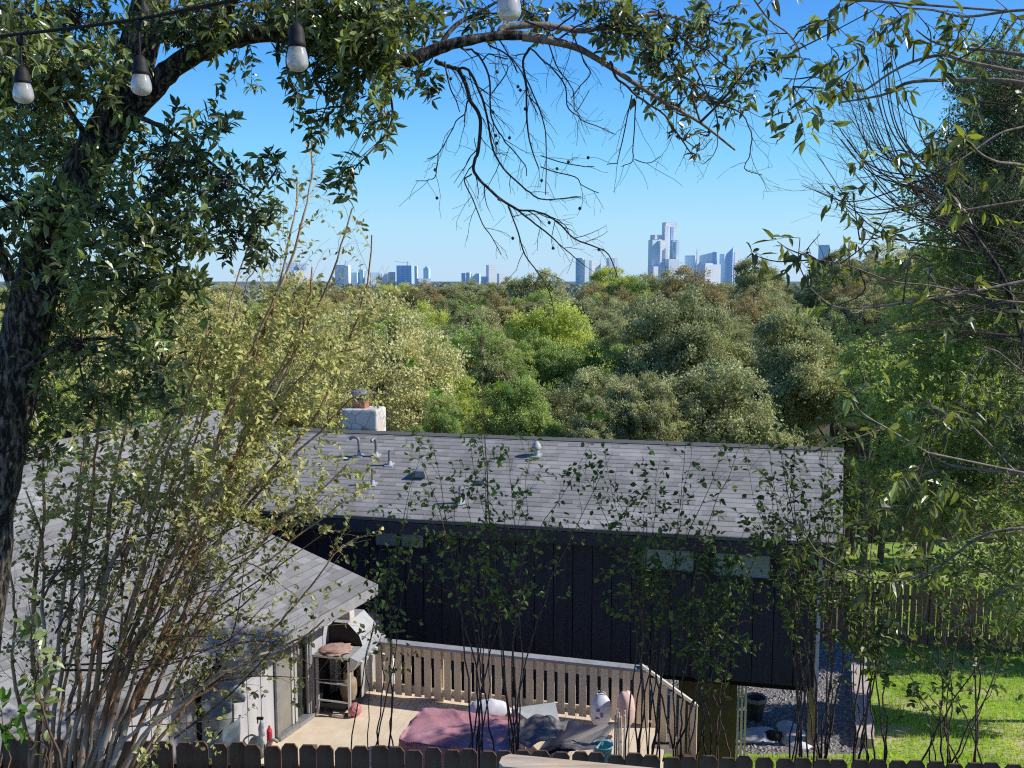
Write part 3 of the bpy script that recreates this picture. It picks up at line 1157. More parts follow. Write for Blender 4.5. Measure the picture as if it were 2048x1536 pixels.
# railing
rail = empty("deck_railing", (Rl[0], Rl[1], ZD), "long reddish tan deck railing with slotted boards below the dark wall", "railing")
mb = MB()
mb.box((Rl + Rr) / 2 + [0, 0, .0], (RL + .1, .15, .04), AXR)
mb.build("top_rail", M["rail_top"], rail)
mb = MB()
for zc, hh in ((ZT - .1, .16), (ZD + .14, .12)):
    mb.box(np.append(((Rl + Rr) / 2 - rn * .035)[:2], zc), (RL, .03, hh), AXR)
mb.build("cross_rail", M["rail_wood"], rail)
n = int(RL / .148)
pk = MB()
pk.box((0, 0, (ZT - .02 - ZD - .06) / 2), (.1, .022, ZT - .022 - ZD - .06), AXR)
pk0 = None
for i in range(n):
    c = Rl + rd * ((i + .5) * RL / n)
    if pk0 is None:
        pk0 = pk.build("picket", M["rail_wood"], rail, loc=(c[0], c[1], ZD + .06), local=True)
    else:
        child_copy(pk0, rail, (c[0], c[1], ZD + .06 + U(-.008, .008)))
mb = MB()
mb.box((0, 0, (ZT - ZD - .3) / 2 + .15), (.09, .09, ZT - ZD - .02 + .3 - .3), AXR)
po0 = None
for i in range(4):
    c = Rl + rd * (RL * i / 3) - rn * .1
    if po0 is None:
        po0 = mb.build("post", M["rail_wood"], rail, loc=(c[0], c[1], ZD - .13), local=True)
    else:
        child_copy(po0, rail, (c[0], c[1], ZD - .13))
# stairs and stair railing
S1 = at(1388, 1411, 12.35)
stair = empty("stair_railing", (Rr[0], Rr[1], ZD), "short sloping stair railing with a sunlit pale cap at the deck end", "railing")
mb = MB()
sx = unit(S1 - Rr)
sy = unit(np.cross([0, 0, 1], sx))
mb.box((Rr + S1) / 2 + [0, 0, .03], (np.linalg.norm(S1 - Rr) + .1, .11, .035), np.array([sx, sy, np.cross(sx, sy)]))
mb.build("top_rail", M["rail_lit"], stair)
for i in range(6):
    p = Rr + (S1 - Rr) * ((i + .3) / 5.6)
    mb = MB()
    mb.box((p[0], p[1], p[2] - .42), (.085, .022, .8), AXR)
    mb.build("picket", M["rail_wood"], stair)
mb = MB()
mb.box((S1[0], S1[1], S1[2] - .6), (.09, .09, 1.2), AXR)
mb.build("post", M["rail_wood"], stair)
steps = empty("deck_stairs", (Rr[0] + .3, Rr[1] - 1, float(zg(Rr[0] + .3, Rr[1] - 1))), "short flight of pale sunlit timber steps down from the deck end", "stairs")
for i in range(5):
    c = Rr + rd * (.16 + .27 * i) + rn * 1.05
    mb = MB()
    mb.box((c[0], c[1], ZD - .17 * (i + 1) - .02), (.3, 1.7, .04), AXR)
    mb.build("tread", M["deck"], steps)
mb = MB()
for o in (.22, 1.88):
    p, q = Rr + rd * .0 + rn * o, Rr + rd * 1.4 + rn * o
    a_, b_ = np.append(p[:2], ZD - .2), np.append(q[:2], ZD - 1.05)
    mb.hexa([a_ + [0, 0, -.25], b_ + [0, 0, -.25], b_ + rn * .04 + [0, 0, -.25], a_ + rn * .04 + [0, 0, -.25]], [a_, b_, b_ + rn * .04, a_ + rn * .04])
mb.build("stringer", M["post_wood"], steps)


# ------------------------------------------------ things on the deck
def blob(mb, c, r, amp=.12, seed=0, flat=-.75, nu=28, nv=18, fr=3.0, tint=.5):
    rg = np.random.default_rng(seed)
    ph = rg.uniform(0, 6.28, (6,))
    kx = rg.normal(size=(6, 3)) * fr
    u_, v_ = np.meshgrid(np.linspace(0, 2 * np.pi, nu, endpoint=False), np.linspace(-np.pi / 2, np.pi / 2, nv))
    d = np.stack([np.cos(v_) * np.cos(u_), np.cos(v_) * np.sin(u_), np.sin(v_)], -1)
    nz = sum(np.sin(d @ kx[i] + ph[i]) for i in range(6)) / 6
    ridge = np.abs(np.sin(d @ kx[0] * 1.7 + ph[1]))
    p = d * (1 + amp * nz + amp * .5 * ridge)[..., None]
    p[..., 2] = np.maximum(p[..., 2], flat)
    p = p * np.asarray(r) + np.asarray(c)
    m = nv
    i = np.arange(m - 1)[:, None] * nu
    j = np.arange(nu)[None, :]
    f = np.stack([i + j, i + (j + 1) % nu, i + nu + (j + 1) % nu, i + nu + j], -1).reshape(-1, 4)
    mb.add(p.reshape(-1, 3), f, tint)


def draped(mb, c, half, top, hem, ax, seed, fold=.05, rise=.03, n_per=220, flare=.12, hemvar=.1, point=None):
    """cover thrown over a rectangular thing: top sheet then folded skirt"""
    rg = np.random.default_rng(seed)
    a = np.linspace(0, 2 * np.pi, n_per, endpoint=False)
    ca, sa = np.cos(a), np.sin(a)
    k = (np.abs(ca) ** 14 + np.abs(sa) ** 14) ** (-1 / 14)
    bx, by = ca * k * half[0], sa * k * half[1]
    ph = rg.uniform(0, 6.28, 8)
    rows = []
    for t in np.linspace(0, 1, 12):
        z = top + rise * (1 - t * t) + .02 * np.sin(4 * bx * t + ph[0] + 3 * by * t) + .022 * np.sin(9 * by * t - 5 * bx * t + ph[1]) * t - .035 * np.abs(np.sin(5 * bx * t + 8 * by * t + ph[2])) ** .5 - .03 * np.abs(np.sin(7 * bx * t - 6 * by * t + ph[5])) ** .6 
        if point is not None:
            z = z + point * np.exp(-((bx * t) ** 2 + (by * t) ** 2) * 6)
        rows.append(np.stack([bx * t, by * t, z - .03 * t ** 6], -1))
    for t in np.linspace(.06, 1, 14):
        fo = 1 + (flare * t + fold * t * (np.sin(7 * a + ph[3]) + .6 * np.sin(13 * a + ph[4]) + .4 * np.sin(23 * a + ph[5])))
        h = (top - hem) * (1 + hemvar * np.sin(3 * a + ph[6]) + hemvar * .5 * np.sin(8 * a + ph[7]))
        rows.append(np.stack([bx * fo, by * fo, np.maximum(top - .03 - h * t, hem)], -1))
    P = np.array(rows) @ np.asarray(ax) + np.asarray(c)
    m, n = P.shape[:2]
    i = np.arange(m - 1)[:, None] * n
    j = np.arange(n)[None, :]
    f = np.stack([i + j, i + (j + 1) % n, i + n + (j + 1) % n, i + n + j], -1).reshape(-1, 4)
    mb.add(P.reshape(-1, 3), f)


tc = at(925, 1436, 11.15)
mb = MB()
draped(mb, (tc[0], tc[1], 0), (.68, .46), ZD + .6, ZD + .04, AXR, 5, fold=.05, rise=.02, flare=.05)
tag(mb.build("covered_table", M["pink_cloth"], loc=(tc[0], tc[1], ZD), smooth=True), "patio table under a faded pink red cover on the deck", "covered table")
# pale foam panel lying behind the pink cover
p = at(1075, 1422, 11.75)
mb = MB()
mb.hexa([p + rd * a_ + rn * b_ + [0, 0, c_] for a_, b_, c_ in ((-.36, .0, -.2), (.0, .26, -.26), (.34, .12, -.3), (.16, -.25, -.2))],
        [p + rd * a_ + rn * b_ + [0, 0, c_] for a_, b_, c_ in ((-.34, .0, .0), (.0, .24, -.05), (.33, .12, -.09), (.18, -.25, .03))])
tag(mb.build("foam_cushion", M["pale_foam"], loc=p + [0, 0, -.3]), "pale grey foam cushion lying behind the pink cover", "cushion")
mb = MB()
p = at(975, 1404, 11.9)
blob(mb, p + [0, 0, -.12], (.3, .12, .14), .15, 3)
tag(mb.build("plastic_bag", M["white_bag"], loc=p + [0, 0, -.25], smooth=True), "crumpled white plastic bag behind the far edge of the pink cover", "bag")


# sagging grey canopy sheets
def sheetpoly(name, corners, mat, label, seed, amp=.04, sub=14, loc=None):
    c = np.array([at(*q) for q in corners])
    rg = np.random.default_rng(seed)
    ph = rg.uniform(0, 6.28, 4)
    mb = MB()
    V = []
    for j in range(sub + 1):
        for i in range(sub + 1):
            a_, b_ = i / sub, j / sub
            q = (c[0] * (1 - a_) + c[1] * a_) * (1 - b_) + (c[3] * (1 - a_) + c[2] * a_) * b_
            q = q + np.array([0, 0, amp * (math.sin(7 * a_ + ph[0] + 3 * b_) + .6 * math.sin(11 * b_ - 4 * a_ + ph[1]) + .8 * abs(math.sin(9 * a_ + ph[2])))])
            V.append(q)
    mb.add(V, [[j * (sub + 1) + i, j * (sub + 1) + i + 1, (j + 1) * (sub + 1) + i + 1, (j + 1) * (sub + 1) + i] for j in range(sub) for i in range(sub)])
    return tag(mb.build(name, mat, loc=c[0] if loc is None else loc, smooth=True), label, "tarp")


sheetpoly("tarp", [(1010, 1495, 10.7), (1110, 1484, 10.7), (1140, 1440, 11.4), (1040, 1432, 11.3)], M["grey_tarp"], "crumpled taupe grey tarp heaped beside the pink covered table", 2, .05)
sheetpoly("tarp", [(1085, 1500, 10.7), (1190, 1500, 10.8), (1235, 1452, 11.4), (1210, 1447, 11.5)], M["grey_tarp"], "smooth grey tarp sloping down to the fence right of the dark gap", 4, .015)
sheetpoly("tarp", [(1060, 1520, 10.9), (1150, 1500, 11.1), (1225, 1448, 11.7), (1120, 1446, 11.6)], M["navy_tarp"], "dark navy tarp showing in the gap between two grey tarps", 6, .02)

# bags by the railing
for px, py, Y, r, mt, lab in ((1202, 1422, 12.1, (.14, .12, .23), "white_bag", "full white plastic bag with purple print standing by the railing"),
                              (1252, 1418, 12.0, (.12, .11, .25), "peach_bag", "peach coloured bag standing near the deck stairs")):
    p = at(px, py, Y)
    mb = MB()
    blob(mb, p, r, .14, int(px), -.9, fr=2.4)
    if mt == "white_bag":
        o = empty("shopping_bag", (p[0], p[1], p[2] - r[2]), lab, "bag")
        mb.build("sack", M[mt], o, smooth=True)
        mk = MB()
        for (dx, dz, w_, h_) in ((-.02, .06, .05, .03), (.03, .0, .035, .06), (-.03, -.05, .06, .02)):
            mk.box(p + rn * (r[1] * 1.04) + rd * dx + [0, 0, dz], (w_, .004, h_), AXR)
        pur = surf("purple_print", (.3, .16, .5), rough=.5)
        mk.build("print", pur, o)
        ft = MB()
        for s in (-1, 1):
            ft.tube(spline([p + rd * .03 * s + [0, 0, r[2] * .85], p + rd * .06 * s + [0, 0, r[2] * 1.1], p + rd * .02 * s + [0, 0, r[2] * 1.2]], 4), .008, 5)
        ft.build("handle", M[mt], o)
    else:
        tag(mb.build("shopping_bag", M[mt], loc=(p[0], p[1], p[2] - r[2]), smooth=True), lab, "bag")
# broom-like bundle of pale stakes and turquoise bucket near the fence
p = at(1243, 1490, 10.9)
st = empty("stake_bundle", (p[0], p[1], p[2] - .3), "upright bundle of thin pale wooden stakes near the stairs", "stakes")
for k in range(7):
    q = p + np.array([(k - 3) * .028, U(-.04, .04), -.3])
    mb = MB()
    mb.tube([q, q + [U(-.02, .02), 0, .62 + U(0, .12)]], .011, 6)
    mb.build("stake", M["rail_lit"], st)
p = at(1205, 1500, 10.9)
bk = empty("bucket", (p[0], p[1], p[2] - .2), "small turquoise plastic bucket behind the picket fence", "bucket")
mb = MB()
mb.lathe((p[0], p[1], p[2] - .2), [(.001, 0), (.09, 0), (.12, .26), (.13, .26), (.125, .275), (.112, .26), (.085, .02), (.001, .02)], 20)
mb.build("body", M["turq"], bk, smooth=True)
mb = MB()
mb.tube([p + [.125 * math.cos(a_), .02, .06 + .1 * math.sin(a_)] for a_ in np.linspace(0, math.pi, 10)], .005, 5)
mb.build("handle", M["white_trim"], bk)

# ball
p = atz(710, 1432, ZD)
br = .095
o = empty("ball", (p[0], p[1], ZD), "pink rubber ball with a pale swirl on the deck by the grill foot", "ball")
mb = MB()
aa = np.linspace(-math.pi / 2, math.pi / 2, 17)
mb.lathe((p[0], p[1], ZD + br), np.stack([br * np.cos(aa) + 1e-4, br * np.sin(aa)], -1), 24)
mb.build("shell", M["ball"], o, smooth=True)
mb = MB()
vdir = unit(np.array([-p[0], -p[1], -ZD - br]))
t1 = unit(np.cross(vdir, [0, 0, 1]))
t2 = np.cross(t1, vdir)
sp_ = []
for a_ in np.linspace(.6, 11, 40):
    rr_ = .0052 * a_
    q = vdir + (t1 * math.cos(a_) + t2 * math.sin(a_)) * rr_ / br
    sp_.append(np.array([p[0], p[1], ZD + br]) + unit(q) * (br + .001))
mb.tube(sp_, .004, 5)
mb.build("swirl", M["ball_mark"], o)

# grill
g0 = atz(700, 1434, ZD)
gx_ = unit(np.array([.93, -.37, 0]))            # along the front of the grill (its width)
gy_ = np.array([-gx_[1], gx_[0], 0])
# the grill's open front looks to the right: width runs away from the camera
gwid = unit(np.array([.25, .97, 0]))
gfr = np.array([gwid[1], -gwid[0], 0])          # front direction, to the right
AXG = np.array([gwid, gfr, [0, 0, 1]])
gc = np.array([g0[0], g0[1], ZD]) + gwid * .38 - gfr * .24
grill = empty("barbecue_grill", gc, "gas grill with closed steel hood and a side shelf standing by the sliding door", "grill")
G = lambda a_, b_, z: gc + gwid * a_ + gfr * b_ + np.array([0, 0, z])
for a_ in (-.38, .5):
    for b_ in (-.24, .24):
        mb = MB()
        mb.box(G(a_, b_, .4), (.035, .035, .8), AXG)
        mb.build("leg", M["steel"], grill)
mb = MB()
mb.box(G(.06, 0, .1), (.86, .46, .02), AXG)
mb.box(G(.06, -.235, .45), (.84, .012, .66), AXG)
mb.box(G(.51, 0, .45), (.012, .46, .66), AXG)
mb.build("cart", M["black_metal"], grill)
for z in (.2, .46):
    mb = MB()
    mb.box(G(-.38, .0, z), (.02, .45, .02), AXG)
    mb.build("cart_rail", M["steel"], grill)
mb = MB()
mb.box(G(.25, .25, .44), (.5, .012, .64), AXG)
mb.build("front_door", M["steel"], grill)
mb = MB()
mb.hexa([G(.0, -.24, .74), G(.54, -.24, .74), G(.54, .24, .74), G(.0, .24, .74)], [G(-.02, -.28, .88), G(.56, -.28, .88), G(.56, .28, .88), G(-.02, .28, .88)])
mb.build("firebox", M["black_metal"], grill)
mb = MB()
mb.box(G(-.24, 0, .865), (.43, .52, .03), AXG)
mb.build("side_shelf", M["steel"], grill)
mb = MB()
mb.hexa([G(-.44, .285, .7), G(.56, .285, .7), G(.56, .33, .7), G(-.44, .33, .7)], [G(-.44, .285, .89), G(.56, .285, .89), G(.56, .41, .84), G(-.44, .41, .84)])
pan = mb.build("control_panel", M["steel"], grill)
for k in range(5):
    mb = MB()
    c = G(-.3 + .17 * k, .375, .78)
    mb.tube([c, c + gfr * .04 + [0, 0, -.012]], .027, 10)
    mb.build("knob", M["white_trim"], pan)
mb = MB()
prof = [(-.29, .885), (-.29, 1.02), (-.15, 1.2), (.07, 1.2), (.24, 1.03), (.29, .885)]
kq = len(prof)
v = [G(-.015, b_, z) for b_, z in prof] + [G(.555, b_, z) for b_, z in prof]
mb.add(v, [[i, i + 1, kq + i + 1, kq + i] for i in range(kq - 1)])
hood = mb.build("hood", M["steel"], grill)
for a_ in (-.012, .552):
    mb = MB()
    mb.add([G(a_, b_ * .985, .885 + (z - .885) * .98) for b_, z in prof], [list(range(kq))])
    mb.build("hood_cheek", M["black_metal"], hood)
mb = MB()
mb.tube([G(.04, .25, 1.0), G(.04, .31, 1.0), G(.5, .31, 1.0), G(.5, .25, 1.0)], .012, 6)
mb.build("handle", M["steel"], hood)
mb = MB()
blob(mb, G(-.24, -.02, .9), (.19, .2, .035), .35, 9, -.8, fr=6)
tag(mb.build("crumpled_rag", M["pinkish"], loc=G(-.24, -.02, .88), smooth=True), "crumpled pinkish rag lying on the side shelf of the grill", "rag")


def tank(c, mat, label, s=1.0):
    o = empty("gas_tank", c, label, "gas tank")
    mb = MB()
    r_ = .15 * s
    mb.lathe(c, [(.001, .02), (r_ * .8, .0), (r_ * .8, .03), (r_ * .95, .07), (r_, .12), (r_, .3 * s), (r_ * .9, .37 * s), (r_ * .5, .41 * s), (.001, .42 * s)], 22)
    mb.build("body", mat, o, smooth=True)
    mb = MB()
    mb.lathe(np.asarray(c) + [0, 0, .4 * s], [(r_ * .6, 0), (r_ * .6, .1), (r_ * .55, .1), (r_ * .55, 0)], 14)
    mb.build("collar", mat, o)
    mb = MB()
    mb.tube([np.asarray(c) + [0, 0, .4 * s], np.asarray(c) + [0, 0, .48 * s]], .02, 8)
    mb.build("valve", M["black_metal"], o)


tank(G(-.1, .1, .12), M["tan_tank"], "tan gas tank inside the open end of the grill cart", .8)
tank(np.array([*(gc + gwid * .78 + gfr * .34)[:2], ZD]), M["white_bag"], "white gas tank on the deck behind the grill by the railing", .95)
mb = MB()
c = gc + gwid * .82 + gfr * .05
mb.hexa([np.array([*c[:2], ZD]) + gwid * a_ + gfr * b_ for a_, b_ in ((-.16, -.16), (.16, -.16), (.16, .16), (-.16, .16))],
        [np.array([*c[:2], ZD + .95]) + gwid * a_ + gfr * b_ for a_, b_ in ((-.13, -.14), (.13, -.14), (.13, .12), (-.13, .12))])
blob(mb, (c[0], c[1], ZD + .95), (.15, .15, .08), .2, 4)
tag(mb.build("equipment_cover", M["navy_tarp"], loc=(c[0], c[1], ZD)), "slim black cover standing between the grill and the railing", "cover")
# step block beside the grill
p = atz(677, 1432, ZD)
mb = MB()
mb.hexa([p + rd * a_ + rn * b_ for a_, b_ in ((-.09, -.06), (.07, -.06), (.1, .06), (-.07, .06))], [p + rd * a_ + rn * b_ + [0, 0, .05] for a_, b_ in ((-.09, -.06), (.07, -.06), (.1, .06), (-.07, .06))])
tag(mb.build("wood_block", M["rail_lit"], loc=p), "small pale wood offcut lying at the foot of the grill", "block")

# by the pale wall: watering can, red bottle, spray bottle
p = at(512, 1478, 10.9)
o = empty("watering_can", (p[0], p[1], p[2] - .22), "cream plastic watering can with a long curved spout by the pale wall", "watering can")
mb = MB()
mb.lathe((p[0], p[1], p[2] - .22), [(.001, 0), (.1, 0), (.105, .15), (.07, .22), (.045, .24), (.001, .245)], 18)
mb.build("body", M["cream"], o, smooth=True)
mb = MB()
mb.tube(spline([p + [.09, 0, -.15], p + [.16, -.01, -.04], p + [.22, -.02, .0], p + [.27, -.02, -.03]], 4), [.02] * 12 + [.018], 8)
mb.build("spout", M["cream"], o, smooth=True)
mb = MB()
mb.tube(spline([p + [-.09, 0, -.12], p + [-.15, 0, -.02], p + [-.06, 0, .05], p + [.02, 0, .02]], 4), .012, 6)
mb.build("handle", M["cream"], o, smooth=True)
p = at(539, 1470, 11.2)
o = empty("red_bottle", (p[0], p[1], p[2] - .12), "bright red plastic bottle by the door sill at the pale wall", "bottle")
mb = MB()
mb.lathe((p[0], p[1], p[2] - .12), [(.001, 0), (.035, 0)] + [(.033 + .004 * (i % 2), .01 + .018 * i) for i in range(10)] + [(.02, .21), (.001, .212)], 14)
mb.build("body", M["red"], o)
mb = MB()
mb.tube([p + [0, 0, .09], p + [0, 0, .12]], .014, 8)
mb.build("cap", M["red"], o)
p = at(523, 1452, 11.1)
o = empty("spray_bottle", (p[0], p[1], p[2] - .12), "white spray bottle with black trigger standing by the pale wall", "bottle")
mb = MB()
mb.lathe((p[0], p[1], p[2] - .12), [(.001, 0), (.04, 0), (.042, .1), (.02, .17), (.015, .2), (.001, .2)], 14)
mb.build("body", M["white_bag"], o, smooth=True)
mb = MB()
mb.box(p + [-.015, 0, .1], (.08, .025, .03))
mb.box(p + [-.045, 0, .065], (.012, .015, .06))
mb.build("trigger", M["black_metal"], o)

# ------------------------------------------------ under and beside the house
p = atg(1510, 1441)
o = empty("plant_pot", p, "octagonal olive brown plant pot with a pale rim on the gravel", "plant pot")
mb = MB()
mb.lathe(p, [(.001, 0), (.13, 0), (.2, .44), (.001, .4)], 8)
mb.build("pot", M["pot"], o)
mb = MB()
mb.lathe(p + [0, 0, .42], [(.19, 0), (.225, 0), (.225, .06), (.2, .07), (.185, .04), (.19, 0)], 8)
mb.build("rim", M["pot_rim"], o)
mb = MB()
mb.lathe(p + [0, 0, .4], [(.001, .02), (.19, .02)], 8)
mb.build("soil", M["soil"], o)
for px, py, r, mt, lab, sd_ in ((1520, 1476, (.4, .32, .09), "white_bag", "crumpled pale sheet lying on the ground below the plant pot", 2),
                                (1588, 1480, (.26, .5, .13), "white_bag", "bluish white sheet heaped at the foot of the support post", 7),
                                (1548, 1480, (.17, .14, .12), "rubber", "small black bag lying between the two pale sheets", 5)):
    q = atg(px, py)
    mb = MB()
    blob(mb, q + [0, 0, r[2] * .4], r, .22, sd_, -.5, fr=3)
    tag(mb.build("ground_sheet" if mt != "rubber" else "black_bag", M[mt], loc=q, smooth=True), lab, "sheet" if mt != "rubber" else "bag")
o = None
lp = at(1472, 1480, 14.95)
lat = empty("slat_screen", (lp[0], lp[1], float(zg(lp[0], lp[1]))), "narrow screen of white upright slats beside the tan foundation wall", "screen")
for k in range(4):
    q = at(1468 + 7.5 * k, 1440, 14.6 + .28 * k)
    g = float(zg(q[0], q[1]))
    mb = MB()
    mb.box((q[0], q[1], (g - .05 + ZW0 - .16) / 2), (.035, .02, ZW0 - .16 - g + .05), AXH)
    mb.build("slat", M["white_trim"], lat)

# ================================================================== FENCES
def picket_mesh(wd, ht, th, ear):
    mb = MB()
    x = wd / 2
    pr = np.array([[-x, 0], [x, 0], [x, ht - ear], [x - ear * .75, ht], [-x + ear * .75, ht], [-x, ht - ear]])
    b_ = np.stack([pr[:, 0], np.full(6, -th / 2), pr[:, 1]], -1)
    t_ = b_ + [0, th, 0]
    mb.hexa(b_, t_)
    return mb


def fence(name, P0, P1, pitch, wd, ht, ear, mat, label, rails=(.3, 1.0, 1.55), top=True, jx=.004, jz=.012, railside=1, post=None):
    """P0,P1: the line of the picket tops"""
    L = np.linalg.norm((P1 - P0)[:2])
    d = unit(np.array([P1[0] - P0[0], P1[1] - P0[1], 0]))
    no = np.array([-d[1], d[0], 0]) * railside
    rz = math.atan2(d[1], d[0])
    n = int(L / pitch)
    fo = empty(name, (P0 + P1) / 2 - [0, 0, ht], label, "fence")
    meshes = [picket_mesh(wd * s, ht, .018, ear) for s in (1, .97, 1.02)]
    first = []
    for i in range(n + 1):
        q = P0 + (P1 - P0) * (i / n) - np.array([0, 0, ht - U(-jz, jz)]) + d * U(-jx, jx)
        if i < 3:
            o = meshes[i].build("picket", mat, fo, loc=q, local=True)
            o.rotation_euler = (0, U(-.006, .006), rz)
            first.append(o)
        else:
            c = child_copy(first[RNG.integers(3)], fo, q)
            c.rotation_euler = (U(-.01, .01), U(-.008, .008), rz)
    for z in rails:
        a_, b_ = P0 - [0, 0, ht - z] + no * .03, P1 - [0, 0, ht - z] + no * .03
        mb = MB()
        up = np.array([0, 0, .045])
        mb.hexa([a_ - up, b_ - up, b_ - up + no * .035, a_ - up + no * .035], [a_ + up, b_ + up, b_ + up + no * .035, a_ + up + no * .035])
        mb.build("rail", mat, fo)
    kq = max(2, int(L / 2.4) + 1)
    for i in range(kq):
        q = P0 + (P1 - P0) * (i / (kq - 1)) + no * .11
        mb = MB()
        mb.box((q[0], q[1], q[2] - ht / 2 - .12), (.09, .09, ht + .1), np.array([d, no, [0, 0, 1]]))
        mb.build("post", mat, fo)
    return fo


fence("picket_fence", at(-120, 1472, 7.6), at(2180, 1531, 7.1), .148, .139, 1.8, .038, M["fence_dark"],
      "dark weathered dog eared picket fence along the bottom of the picture")
b0, b1 = atg(1615, 1283), atg(2110, 1312)
fence("back_fence", b0 + [0, 0, 1.68], b1 + [0, 0, 1.68], .158, .138, 1.66, .02, M["fence_mid"],
      "brown wooden privacy fence across the lawn right of the house", rails=(.25, 1.3), jx=.009, railside=1)
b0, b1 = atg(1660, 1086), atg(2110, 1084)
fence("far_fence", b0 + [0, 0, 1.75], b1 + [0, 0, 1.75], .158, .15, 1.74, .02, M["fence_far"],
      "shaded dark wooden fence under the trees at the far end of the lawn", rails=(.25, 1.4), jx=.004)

# grey planter kerb and pale bin glimpsed beyond the back fence
p = atg(1740, 1470)
# handrail board close to the camera
h0, h1 = at(1001, 1519, 5.0), at(1440, 1562, 4.75)
hd = unit(h1 - h0)
hn = unit(np.cross([0, 0, 1], hd))
hz = np.cross(hd, hn)
hr = empty("handrail", (h0[0], h0[1], float(zg(h0[0], h0[1]))), "pale sunlit wooden handrail board just in front of the dark fence", "handrail")
mb = MB()
L = np.linalg.norm(h1 - h0) + 1.2
loop = [(0, -.035), (.03, -.07), (L, -.07), (L, .07), (.035, .07), (0, .03)]
mb.hexa([h0 + hd * a_ + hn * b_ - hz * .038 for a_, b_ in loop], [h0 + hd * a_ + hn * b_ for a_, b_ in loop])
o = mb.build("cap_board", M["cap_wood"], hr)
for t in (.12, 1.4):
    q = h0 + hd * t - hz * .04
    g = float(zg(q[0], q[1])) - .2
    mb = MB()
    mb.box((q[0], q[1], (q[2] + g) / 2), (.09, .09, q[2] - g), np.array([hd, hn, hz]) * 1.0)
    mb.build("post", M["post_wood"], hr)

# ================================================================== SKYLINE
CW = {}


def cmat(key, wall, glass, sx=9, sz=7):
    if key not in CW:
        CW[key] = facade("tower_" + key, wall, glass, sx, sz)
    return CW[key]


FM = {  # pale blue tints put the distance haze into wall and glass colours
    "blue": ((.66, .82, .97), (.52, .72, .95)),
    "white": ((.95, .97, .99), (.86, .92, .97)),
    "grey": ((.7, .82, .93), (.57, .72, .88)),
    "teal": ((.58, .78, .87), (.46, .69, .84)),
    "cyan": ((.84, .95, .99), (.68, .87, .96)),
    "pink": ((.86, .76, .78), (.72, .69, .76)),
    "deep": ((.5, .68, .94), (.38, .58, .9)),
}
CY = 3000.0


def towerbox(mb, x0, y0, x1, y1, Y=CY, rot=-.38, slant=0.0, ratio=.8):
    """prism whose silhouette fills the pixel rectangle"""
    a_, b_ = at(x0, y1, Y), at(x1, y1, Y)
    zt_ = at((x0 + x1) / 2, y0, Y)[2]
    wd = b_[0] - a_[0]
    cx = (a_[0] + b_[0]) / 2
    c, s = math.cos(rot), math.sin(rot)
    la = wd / (c + ratio * abs(s))
    lb = la * ratio
    loop = []
    for ux, uy in ((-.5, -.5), (.5, -.5), (.5, .5), (-.5, .5)):
        loop.append((cx + ux * la * c - uy * lb * s, Y + ux * la * s + uy * lb * c))
    zb = -45.0
    bot = [(p_[0], p_[1], zb) for p_ in loop]
    top = [(p_[0], p_[1], zt_ + slant * (p_[0] - cx) / wd) for p_ in loop]
    mb.hexa(bot, top)


ROT = {"white": .4, "cyan": .4, "pink": .4, "grey": .3}


def tower(x0, y0, x1, y1, kind, label, group="distant towers on the skyline", slant=0.0, parts=(), rot=None, Y=CY, antenna=None, sx=9, sz=7):
    rot = ROT.get(kind, -.38) if rot is None else rot
    c = at((x0 + x1) / 2, y1, Y)
    loc = (c[0], Y, -45.0)
    if not parts and antenna is None:
        mb = MB()
        towerbox(mb, x0, y0, x1, y1, Y, rot, slant)
        return tag(mb.build("tower", cmat(kind, *FM[kind], sx, sz), loc=loc), label, "tower", group)
    o = empty("tower", loc, label, "tower", group)
    mb = MB()
    towerbox(mb, x0, y0, x1, y1, Y, rot, slant)
    mb.build("shaft", cmat(kind, *FM[kind], sx, sz), o)
    for (nm, a_, b_, c_, d_, kd, dy) in parts:
        mb = MB()
        towerbox(mb, a_, b_, c_, d_, Y + dy, rot)
        mb.build(nm, cmat(kd, *FM[kd], sx, sz), o)
    if antenna:
        q = at(antenna[0], antenna[1], Y)
        mb = MB()
        mb.tube([(q[0], Y, at(antenna[0], antenna[2], Y)[2]), (q[0], Y, q[2])], [1.0, .5], 5)
        mb.build("antenna", M["galv"], o)
    return o


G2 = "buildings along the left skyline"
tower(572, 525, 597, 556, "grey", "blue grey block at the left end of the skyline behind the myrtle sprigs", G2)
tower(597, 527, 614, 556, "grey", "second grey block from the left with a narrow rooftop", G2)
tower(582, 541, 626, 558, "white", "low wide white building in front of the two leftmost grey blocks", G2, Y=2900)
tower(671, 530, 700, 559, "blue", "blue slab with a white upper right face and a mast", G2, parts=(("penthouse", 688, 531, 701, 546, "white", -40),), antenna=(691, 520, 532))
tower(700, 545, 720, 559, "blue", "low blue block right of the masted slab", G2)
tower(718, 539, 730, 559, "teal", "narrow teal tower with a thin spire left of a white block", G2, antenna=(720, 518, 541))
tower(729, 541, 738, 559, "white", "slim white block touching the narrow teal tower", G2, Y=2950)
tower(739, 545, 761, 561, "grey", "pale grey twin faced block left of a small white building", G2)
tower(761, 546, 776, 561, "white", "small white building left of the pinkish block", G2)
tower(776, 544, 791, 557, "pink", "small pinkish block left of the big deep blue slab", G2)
tower(794, 531, 835, 562, "deep", "big deep blue slab under construction with a crane on its roof", G2, parts=(("side_wing", 829, 532, 836, 558, "cyan", -40),), antenna=(815, 522, 532))  # side_wing is the slab's light right face, put in as a pale block
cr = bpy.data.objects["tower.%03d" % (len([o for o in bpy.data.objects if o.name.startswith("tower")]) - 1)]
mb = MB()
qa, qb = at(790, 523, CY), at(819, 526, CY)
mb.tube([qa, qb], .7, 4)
mb.build("crane_jib", M["galv_white"], cr)
